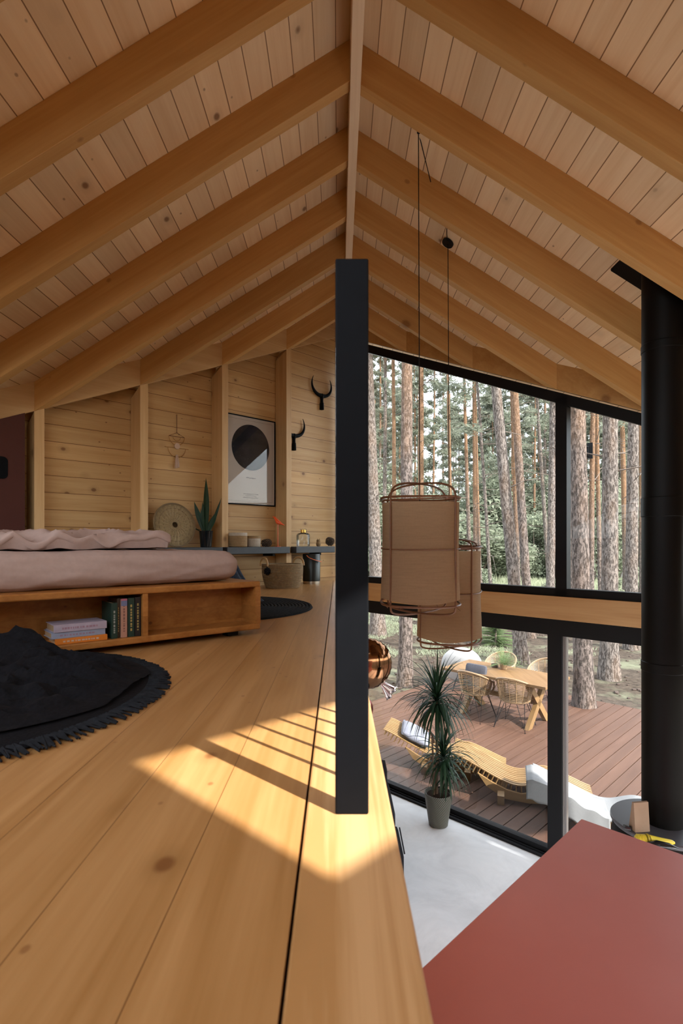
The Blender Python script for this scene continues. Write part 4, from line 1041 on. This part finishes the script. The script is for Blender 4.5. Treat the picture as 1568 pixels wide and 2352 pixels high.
# poster: local x along the wall to the right, -y into the room
ps = empty('framed_poster', wline(-0.752, CP-0.004, CZ), 'framed poster of a dark round night sky on pale paper', 'poster', rz=pi/4)
PW, Z0, Z1 = 0.66, 0.432-0.008, 1.385
MB().box(-PW, 0, -0.016, 0, Z0, Z1).build('paper', plain('poster_paper', (0.60,0.53,0.46), 0.6), ps)
m = MB(); f_ = 0.012
for a in ((-PW-f_, f_*0, Z0-f_, Z0), (-PW-f_, 0, Z1, Z1+f_)): m.box(a[0], 0+f_, -0.024, 0, a[2], a[3])
m.box(-PW-f_, -PW, -0.024, 0, Z0, Z1); m.box(0, f_, -0.024, 0, Z0, Z1); m.build('frame', M_rail, ps)
cxp, czp, crp = -PW/2, 1.055, 0.255
sk = NT('night_sky_print', 0.5, 0.3); co = sk.obj(); nn_ = sk.noise(co, 5, 5); st = sk.vor(co, 30); sk.col(sk.mix(sk.rng(st, 0.07, 0.04), sk.mix(sk.rng(nn_, .45, .75), (0.010,0.010,0.018), (0.06,0.045,0.07)), (0.6,0.6,0.6)))
m = MB(); m.lathe([(0,0),(crp,0)], 64, m=Matrix.Translation((cxp,-0.0168,czp)) @ Matrix.Rotation(pi/2,4,'X')); m.build('sky_disc', sk.m, ps, sol=0.0006)
m = MB(); r_ = random.Random(15); M_print = plain('brown_print', (0.12,0.08,0.06), 0.8)
def scribble(cx_, cz_, wid, ht):
    x = cx_-wid/2
    while x < cx_+wid/2:
        l = r_.uniform(.3,.8)*ht; m.box(x, x+l, -0.0172, -0.016, cz_-ht*.3*r_.uniform(.3,1), cz_+ht*.3*r_.uniform(.3,1)); x += l+r_.uniform(.1,.3)*ht
scribble(cxp, 0.715, 0.13, 0.022)
for k, wd in enumerate((.20,.14,.21)): scribble(cxp, 0.535-k*.02, wd, 0.013)
m.box(-PW+.03, -.03, -0.0168, -0.016, Z1-.033, Z1-.0315); m.box(-PW+.03, -.03, -0.0168, -0.016, Z0+.030, Z0+.0315); m.box(-.0315, -.03, -0.0168, -0.016, Z0+.03, Z1-.033)
m.build('print', M_print, ps)
MB().box(-PW, 0, -0.0215, -0.0205, Z0, Z1).build('glass', glassmat('picture_glass', (1,1,1), 0.5), ps)
# horn ornaments
def horns(px, y, lab):
    u = (px-776)/FPX; Y = CP/(1-u); t = empty('horn_ornament', Vector((u*Y, Y, CZ-(y-1245)/FPX*Y)), lab, 'wall ornament', 'black horn ornaments', rz=pi/4)
    t.location += Vector((R2,-R2,0))*0.022
    m = MB()
    for sg in (-1, 1):
        pts = [Vector((sg*(0.012+0.155*sin(q)), 0, 0.055+0.235*(1-cos(q*0.86))*.75)) for q in [2.15*j/14 for j in range(15)]]
        m.tube(pts, [0.024-0.021*(j/14)**1.3 for j in range(15)], 10)
    m.build('horns', M_rail, t)
    m = MB(); m.tube([(0,0,.08),(0,0,.055),(0,0,.0),(0,0,-.03),(0,0,-.035),(0,0,-.12)], [.018,.032,.022,.024,.03,.034], 8, flat=0.7, smooth=False); m.build('handle', M_rail, t)
horns(736, 920, 'upper black carved horn ornament with both horns showing')
horns(672, 1012, 'lower black carved horn ornament half hidden behind the post')
# macrame hanging
u = (406-776)/FPX; Y = (CP-0.012)/(1-u)
mh = empty('wall_hanging', Vector((u*Y, Y, CZ)), 'small boho wall hanging of brass half hoops with a tassel', 'wall hanging', rz=pi/4)
zf_ = lambda py: (1245-py)/FPX*Y
zz_ = [zf_(v) for v in (952, 994, 1003, 1025, 1029, 1049, 1076)]
MB().tube([(0,0,zz_[0]),(0,0,zz_[1]),(-.085,0,zz_[2]),(.085,0,zz_[2]),(0,0,zz_[1])], .003, 5).build('cord', M_ropeb, mh)
M_bw = plain('brass_wire', (0.45,0.24,0.08), 0.4, 0.6)
m = MB(); arc = lambda r, zc: [Vector((r*cos(q), 0, zc-r*sin(q))) for q in [pi*j/20 for j in range(21)]]
m.tube(arc(.085, zz_[2]), .003, 6); m.tube(arc(.042, zz_[2]), .002, 6); m.build('upper_hoop', M_bw, mh)
MB().lathe([(0,-.005),(.03,-.004),(.03,.004),(0,.005)], 24, m=Matrix.Translation((0,-.006,zz_[3])) @ Matrix.Rotation(pi/2,4,'X')).build('bead_disc', M_cream, mh)
m = MB(); m.tube([(-.13,0,zz_[4]),(.13,0,zz_[4])], .003, 6); m.tube(arc(.095, zz_[4]), .003, 6); m.build('lower_hoop', M_bw, mh)
m = MB(); r_ = random.Random(2)
for k in range(22): a = r_.uniform(-.02,.02); m.tube([(a*.4,0,zz_[5]+.02),(a,-.006,zz_[5]-.05),(a*1.3,-.005,zz_[6]+r_.uniform(0,.02))], .0035, 4)
m.build('tassel', M_cream, mh)
# ---------------------------------------------------------------- ground floor: plant, sofa, balloons
pl = G(1003, 1885, 0); pl = Vector((1.045, 5.62, 0))
dp = empty('potted_dracaena', pl, 'tall dragon tree in a ribbed grey-green pot beside the glass door', 'plant')
pm = stripes('ribbed_grey_pot', (0.30,0.28,0.22), (0.07,0.065,0.05), (1,1,0.9), 0.02, 0.5, 0.5, 0.7, 0.1)
pm2 = NT('ribbed_pot', 0.5, 0.4); co = pm2.obj(); xx = pm2.n('ShaderNodeSeparateXYZ'); pm2.set(xx.inputs[0], co)
an = pm2.math('ARCTAN2', xx.outputs[1], xx.outputs[0]); q_ = pm2.math('FRACT', pm2.math('ADD', pm2.math('MULTIPLY', an, 44/(2*pi)), pm2.math('MULTIPLY', xx.outputs[2], 38.0)))
e_ = pm2.math('ABSOLUTE', pm2.math('SUBTRACT', q_, 0.5)); f_ = pm2.rng(e_, 0.2, 0.34); pm2.col(pm2.mix(f_, (0.17,0.165,0.13), (0.03,0.03,0.024))); pm2.bump(pm2.math('SUBTRACT', 1.0, f_), 0.8, 0.008)
MB().lathe([(.088,0),(.098,.006),(.137,.28),(.143,.33),(.143,.338),(.136,.338),(.132,.315),(0,.31)], 48).build('pot', pm2.m, dp)
MB().lathe([(.133,.312),(.07,.322),(0,.325)], 24).build('soil', M_soil, dp)
canes = [((-.02,0),(-.015,.0),1.28,.017),((.035,.02),(.055,.02),.68,.016),((-.05,-.02),(-.07,-.03),.92,.012),((.07,-.03),(.085,-.03),.5,.013)]
for k, ((a,b),(c,d),h_,r) in enumerate(canes):
    MB().tube([(a,b,.315),((a+c)/2+.005,(b+d)/2,(.31+h_)/2),(c,d,h_)], [r,r*.9,r*.8], 8).build('stem', M_stem, dp)
MB().tube([(-.045,-.02,.86),(-.065,-.03,.93),(-.10,-.03,1.0)], [.010,.009,.008], 6).build('stem', M_stem, dp)
def tuft(c, n, L, seed, up=0.35):
    r_ = random.Random(seed); m = MB()
    for k in range(n):
        a = k*2.399+r_.uniform(-.2,.2); t = k/n; el = radians(80-118*t+r_.uniform(-10,10)); l = L*r_.uniform(.7,1.1)*(1.05-0.15*abs(t-.4)); w_ = r_.uniform(.010,.016)
        d = Vector((cos(a)*cos(el), sin(a)*cos(el), sin(el))); s_ = Vector((-sin(a), cos(a), 0)); p = Vector(c)+UP*(0.12*(1-t)-.02); pts = []; v = d.copy(); N = 8
        for j in range(N+1):
            pts.append(p.copy()); p = p+v*(l/N); v = (v+Vector((0,0,-0.32*(0.30+0.75*t+.35*(j/N)))) ).normalized()
        vs = []
        for j, q in enumerate(pts):
            ww = w_*(1-(j/N)**2.2)*(0.6+0.4*min(1, j/2)); vs += [q-s_*ww, q+UP*0.003, q+s_*ww]
        fs = []
        for j in range(N): fs += [(3*j,3*j+1,3*j+4,3*j+3),(3*j+1,3*j+2,3*j+5,3*j+4)]
        m.add(vs, fs, True)
    return m
for c, n, L, sd in (((-.015,0,1.24),150,.52,1),((.055,.02,.64),95,.42,2),((.088,-.03,.50),34,.30,3)):
    o = tuft(c, n, L, sd).build('leaves', M_leaf, dp)
sf = empty('black_sofa', (-0.50, 5.05, 0), 'black fabric sofa mostly hidden below the loft edge', 'sofa')
MB().rbox(.98,.42,.10,.05,5,(0,0,.30)).build('seat_cushion', M_sofa, sf)
MB().rbox(.98,.42,.085,.02,4,(0,0,.125)).build('base', M_sofa, sf)
MB().rbox(.99,.09,.2,.05,5,(0,.36,.55)).build('backrest', M_sofa, sf)
MB().rbox(.09,.40,.16,.05,5,(.92,0,.42)).build('armrest', M_sofa, sf)
for a in (-.9,.9):
    for b in (-.35,.35): MB().box(a-.02,a+.02,b-.02,b+.02,0,.05).build('foot', M_black, sf)
pf = empty('black_pouf', (0.30, 4.62, 0), 'black fabric pouf just showing past the loft edge', 'pouf')
MB().rbox(.245,.24,.20,.04,6,(0,0,.205)).build('cushion', M_sofa, pf)
MB().tube([(.245,-.2,.39),(.25,.2,.39)], .006, 6).build('piping', M_sofa, pf)
bc = P(846, 1524, 5.0)
def balloon(name, loc, rad, mat, label, rot, string_to):
    t = empty(name, loc, label, 'balloon', rot=rot)
    def fn(u, v):
        a = 2*pi*u; q = pi*v; cr_ = 1+0.012*sin(a*26)*sin(q)**8
        return Vector((rad*sin(q)*cos(a)*cr_, rad*0.55*cos(q), rad*sin(q)*sin(a)*cr_*1.06))
    MB().grid(fn, 104, 24).build('foil', mat, t)
    m = MB(); m.grid(lambda u, v: Vector((rad*(.52+.50*v)+rad*.34*(u-.5)*v*1.3-.006*sin(u*30), rad*.10*sin(u*14)*v, -rad*(.80+.55*v)+rad*.42*(u-.5)*(.35+v))), 20, 8); m.build('tail', plain('chrome_foil', (0.6,0.52,0.5), 0.12, 1.0), t, sol=.002)
    M_ = t.matrix_basis.to_3x3() if False else None
    st_ = Matrix.Rotation(-rot[2],3,'Z') @ (Vector(string_to)-Vector(loc))
    MB().tube([(0,0,-rad), st_*.5+Vector((.02,0,0)), st_], .001, 4).build('string', M_cream, t)
    return t
balloon('foil_balloon', bc, .222, plain('bronze_foil', (0.20,0.10,0.05), 0.10, 1.0, 0.5, 0.2, 3), 'shiny bronze foil balloon with a chrome tail, half hidden by the railing post', (0,0,0.15), (0.32,4.70,0.41))
balloon('foil_balloon', P(836, 1632, 5.0), .115, plain('rose_foil', (0.72,0.22,0.22), 0.15, 1.0), 'rose pink foil balloon just below the bronze one', (0,0,0.9), (0.30,4.66,0.41))
# ---------------------------------------------------------------- terrace furniture
DZ = -0.03
tb_o = Vector((1.84, 9.56, DZ)); TL, TW = 1.88, 0.92
tb = empty('dining_table', tb_o, 'long oak dining table with crossed legs on the terrace', 'table', rz=-pi/4)
MB().box(0, TL, 0, TW, .71, .755).build('tabletop', M_table, tb, bevel=0.004)
for xx_ in (.34, TL-.34):
    for sg in (-1, 1):
        a = Vector((xx_, TW/2-sg*.36, 0)); b = Vector((xx_+sg*.0, TW/2+sg*.36, .71))
        m = MB(); m.prism([(xx_-.035, TW/2-sg*.40, 0),(xx_-.035, TW/2-sg*.26, 0),(xx_-.035, TW/2+sg*.40, .71),(xx_-.035, TW/2+sg*.26, .71)], Vector((1,0,0)), .07); m.build('leg', M_tleg, tb)
MB().beam((.34,TW/2,.36),(TL-.34,TW/2,.36), .05, .08).build('stretcher', M_tleg, tb)
M_bowl = plain('smoked_glass_bowl', (0.05,0.045,0.04), 0.15)
tm = tb.matrix_basis
Mt = Matrix.Translation(tb_o) @ Matrix.Rotation(-pi/4, 4, 'Z')
tz = .7555
def ontab(px, py): 
    g = G(px, py, DZ+.755); g.z = DZ+tz; return g
bw = empty('ashtray', ontab(1136,1532), 'low dark round bowl on the table beside the fern pot', 'bowl')
MB().lathe([(.058,0),(.062,.004),(.063,.055),(.058,.055),(.054,.015),(0,.012)], 28).build('bowl', M_bowl, bw)
fp = empty('potted_fern', ontab(1156,1537), 'feathery green fern in a brown pot on the dining table', 'plant')
MB().lathe([(.054,0),(.06,.004),(.062,.085),(.056,.085),(.052,.06),(0,.06)], 28).build('pot', plain('brown_pot', (0.15,0.095,0.05), 0.6, 0, .3, .2, 20), fp)
m = MB(); r_ = random.Random(9)
for k in range(70):
    a = r_.random()*2*pi; el = r_.uniform(.25,1.35); L = r_.uniform(.26,.46); d = Vector((cos(a)*cos(el), sin(a)*cos(el), sin(el))); p = Vector((0,0,.06)); v = d.copy()
    for j in range(12):
        q = p+v*(L/12); s_ = v.cross(UP).normalized()
        for sg in (-1,1):
            e = (s_*sg+v*.6+UP*r_.uniform(-.3,.3)).normalized()*.06*(1-.5*j/12); m.add([p, p+e*.5+v*.005, p+e, p+e*.5-v*.005], [(0,1,2,3)])
        p = q; v = (v+UP*-.06).normalized()
m.build('fronds', M_fir, fp)
def chair(loc, rz, label, group='rattan armchairs around the dining table', first=None):
    if first is not None: return copy_tree(first, loc, rz, None, label, group)
    t = empty('rattan_chair', loc, label, 'chair', group, rz=rz)      # faces local +y
    TH = 2.15
    def bk_(a, s):  # a in -TH..TH around the back (-y), s 0..1 up
        top = .44+.40*max(0, cos(a*.62))**1.2; top = max(top, .64) if abs(a) > 1.2 else top
        top = .645+.175*max(0, cos(a*.9)) if abs(a) < 1.745 else .645-.05*(abs(a)-1.745)
        z = .42+(top-.42)*s; r_x = .235+.055*s; r_y = .22+.06*s
        return Vector((sin(a)*r_x, -cos(a)*r_y*(1 if cos(a) > 0 else .95), z))
    N = 34; A = [(-TH+2*TH*j/N) for j in range(N+1)]
    m = MB()
    for k in range(1, 15): m.tube([bk_(a, k/15)+Vector((0,0,.002*sin(j*pi))) for j, a in enumerate(A)],   .0062, 4, caps=False)
    m.build('weave', M_ratt, t)
    m = MB()
    for k in range(11): a = -TH+.1+2*(TH-.1)*k/10; m.tube([bk_(a, s) for s in (0,.25,.5,.75,1)], .0075, 6)
    m.build('ribs', M_ratt, t)
    rim = [bk_(a, 1) for a in A]; e0, e1 = rim[0], rim[-1]
    rim = [Vector((e0.x*.9, e0.y+.02, .43)), Vector((e0.x, e0.y+.055, .52)), Vector((e0.x, e0.y+.04, .61))]+rim+[Vector((e1.x, e1.y+.04, .61)), Vector((e1.x, e1.y+.055, .52)), Vector((e1.x*.9, e1.y+.02, .43))]
    MB().tube(rim, .0155, 8).build('rim', M_ratt, t)
    m = MB(); m.lathe([(0,.405),(.20,.408),(.235,.425),(.235,.435),(.2,.422),(0,.418)], 30); m.build('seat', M_ratt, t)
    for ax, ay in ((-1,-1),(1,-1),(-1,1),(1,1)):
        f_ = Vector((ax*.25, ay*.25, .006)); m = MB()
        m.tube([Vector((ax*.10, ay*.19, .408)), f_, Vector((ax*.19, ay*.10, .408))], .006, 6); m.lathe([(.01,0),(.012,.012),(0,.014)], 8, (f_.x, f_.y, -.006)); m.build('leg', M_black, t)
    m = MB()
    for a, b in (((-1,-1),(1,-1)),((1,-1),(1,1)),((1,1),(-1,1)),((-1,1),(-1,-1))): m.tube([(a[0]*.17,a[1]*.17,.25),(b[0]*.17,b[1]*.17,.25)], .003, 5)
    m.build('stretcher', M_black, t)
    return t
cb = G(1168, 1640, DZ); cb = Vector((2.86, 8.72, DZ))
c1 = chair(cb, -pi/4+.12, 'rattan armchair on black wire legs, nearest the door mullion')
c2 = chair(Vector((2.33, 9.16, DZ)), -pi/4-.02, 'rattan armchair with a grey cushion on its back, left of the other near one', first=c1)
c3 = chair(Vector((3.12, 10.36, DZ)), 3*pi/4+.05, 'rattan armchair across the table behind the fern', first=c1)
c4 = chair(Vector((3.74, 9.78, DZ)), 3*pi/4-.05, 'rattan armchair across the table at the door mullion', first=c1)
gc = empty('grey_cushion', Vector((2.36,9.19,DZ+.43)), 'dark grey cushion leaning against the back of the left rattan chair', 'cushion', rot=(radians(-14),0,-pi/4-.02))
MB().rbox(.20,.045,.215,.045,8,(0,-.10,.235)).build('cover', M_cush, gc)
wc = empty('white_shell_chair', Vector((2.50,10.90,DZ)), 'white round shell chair at the far left end of the table', 'chair', rz=radians(-15))
def shell(u, v):
    a = 2*pi*u; r = .40*v; x = r*cos(a); y = r*sin(a)*1.08; return Vector((x, -.10-.30*sin(radians(62))*0+ (x*x+y*y)*1.15*cos(radians(60))+ -y*cos(radians(62))*0.55, .50+y*sin(radians(62))+ -(x*x+y*y)*.35+.05))
MB().grid(shell, 48, 12).build('shell', plain('white_shell', (0.36,0.365,0.37), 0.35), wc, sol=.02)
for k in range(4): a = pi/4+k*pi/2; MB().tube([(.08*cos(a),-.05+.08*sin(a),.36),(.24*cos(a),-.05+.24*sin(a),0)], .008, 6).build('leg', M_black, wc)
# loungers
def lounger(loc, rz, label, first=None):
    if first is not None: return copy_tree(first, loc, rz, None, label, 'slatted wooden loungers on the terrace')
    t = empty('sun_lounger', loc, label, 'lounger', 'slatted wooden loungers on the terrace', rz=rz)
    L, Wd = 1.55, .50
    prof = [(0,.50),(.12,.455),(.30,.37),(.48,.285),(.62,.225),(.76,.20),(.88,.235),(.98,.275),(1.06,.285),(1.22,.235),(1.38,.17),(L,.105)]
    def zp(x):
        for (a,za),(b,zb_) in zip(prof, prof[1:]):
            if x <= b: f = (x-a)/(b-a); return za+(zb_-za)*f
        return prof[-1][1]
    zs = lambda x: (zp(max(0,x-.05))+zp(x)+zp(min(L,x+.05)))/3
    m = MB(); nsl = 10; sw = .036; X = [L*j/40 for j in range(41)]
    for k in range(nsl):
        y0 = k*(Wd-sw)/(nsl-1)
        for a, b in zip(X, X[1:]):
            m.hexa([(a,y0,zs(a)-.012),(b,y0,zs(b)-.012),(b,y0+sw,zs(b)-.012),(a,y0+sw,zs(a)-.012)], [(a,y0,zs(a)),(b,y0,zs(b)),(b,y0+sw,zs(b)),(a,y0+sw,zs(a))])
    m.build('top_slats', M_loung, t)
    m = MB(); nb_ = 31
    for k in range(nb_):
        x = .03+(L-.06)*k/(nb_-1); sl_ = (zs(x+.02)-zs(x-.02))/.04; n_ = Vector((-sl_,0,1)).normalized(); d = Vector((1,0,sl_)).normalized()
        hgt = .085 if .1 < x < 1.3 else .055
        p = Vector((x,0,zs(x)-.012)); q = [p-d*.006, p+d*.006, p+d*.006-n_*hgt, p-d*.006-n_*hgt]; m.prism(q, Vector((0,1,0)), Wd)
    m.build('cross_battens', M_loung, t)
    for y in (-.028, Wd-.002):
        m = MB(); m.prism([(.30,y,.30),(.46,y,.215),(.62,y,.150),(.78,y,.125),(1.0,y,.19),(1.30,y,.13),(1.34,y,.085),(.86,y,.03),(.60,y,.045),(.40,y,.16)], Vector((0,1,0)), .03); m.build('side_rail', M_loung, t)
    for x in (.52, 1.06):
        MB().prism([(x,-.10,0),(x,Wd+.04,0),(x,Wd+.04,.085),(x,Wd*.7,.11),(x,-.02,.135),(x,-.12,.11)], Vector((1,0,0)), .075).build('foot_block', M_loung, t)
    return t
l1p = Vector((0.60, 7.15, DZ)); RZ = radians(-18)
l1 = lounger(l1p, RZ, 'left sun lounger of wooden slats, with a pillow on it')
l2 = lounger(Vector((1.34,6.36,DZ)), RZ, 'middle sun lounger of wooden slats, nearest the fern pot and mullion', l1)
l3 = lounger(Vector((2.0,5.55,DZ)), RZ, 'right sun lounger covered by a white mattress and towel', l1)
ML = lambda o: Matrix.Translation(o.location) @ Matrix.Rotation(RZ, 4, 'Z')
pw = empty('lounger_pillow', ML(l1) @ Vector((.36,.27,.335)), 'light grey pillow lying on the left lounger', 'pillow', rot=(0, radians(25), RZ+.15))
MB().rbox(.20,.26,.05,.05,8,(0,0,.055), lambda p,n: p+n*(.010*noise.noise(p*9))*1 + Vector((0,0,-.03*(abs(p.x)/.2)**3*(1 if p.z>0 else -1)))).build('cover', M_wcush, pw)
mtt = empty('lounger_mattress', l3.location.copy(), 'white mattress pad following the curve of the right lounger', 'mattress', rz=RZ)
prof3 = [(0,.50),(.12,.455),(.30,.37),(.48,.285),(.62,.225),(.76,.20),(.88,.235),(.98,.275),(1.06,.285),(1.22,.235),(1.38,.17),(1.55,.105)]
def zp3(x):
    x = max(0, min(1.55, x))
    for (a,za),(b,zb_) in zip(prof3, prof3[1:]):
        if x <= b: return za+(zb_-za)*(x-a)/(b-a)
    return .105
z3 = lambda x: (zp3(x-.06)+zp3(x)+zp3(x+.06))/3
def mg(u, v, th): x = .02+1.5*u; return Vector((x, -.01+.52*v, z3(x)+.004+th))
m = MB(); nU, nV = 40, 6
top_ = MB().grid(lambda u, v: mg(u, v, .04*min(1, 12*min(v,1-v)+.3)), nU, nV); m.v += top_.v; m.f += top_.f; m.sm += top_.sm
b0 = len(m.v); m.grid(lambda u, v: mg(u, 1-v, 0.0), nU, nV)
m.grid(lambda u, v: mg(u, 0, .012*v), nU, 1); m.grid(lambda u, v: mg(u, 1, .012*v), nU, 1)
m.build('pad', M_wtow, mtt)
tw_ = empty('white_towel', l3.location.copy(), 'crumpled white towel draped over the head of the right lounger', 'towel', rz=RZ)
def twf(u, v):
    x = -.06+.78*u; y = -.20+.55*v
    z = z3(max(0,x))+.055+.012*noise.noise(Vector((x*9, y*9, 0)))
    if y < -.012: z = z-(-.012-y)*1.05-.01*sin(x*30); y = -.03+(y+.012)*.15
    if x < 0: z += x*.4
    return Vector((x, y, z))
MB().grid(twf, 50, 30).build('cloth', M_wtow, tw_, sol=.008)
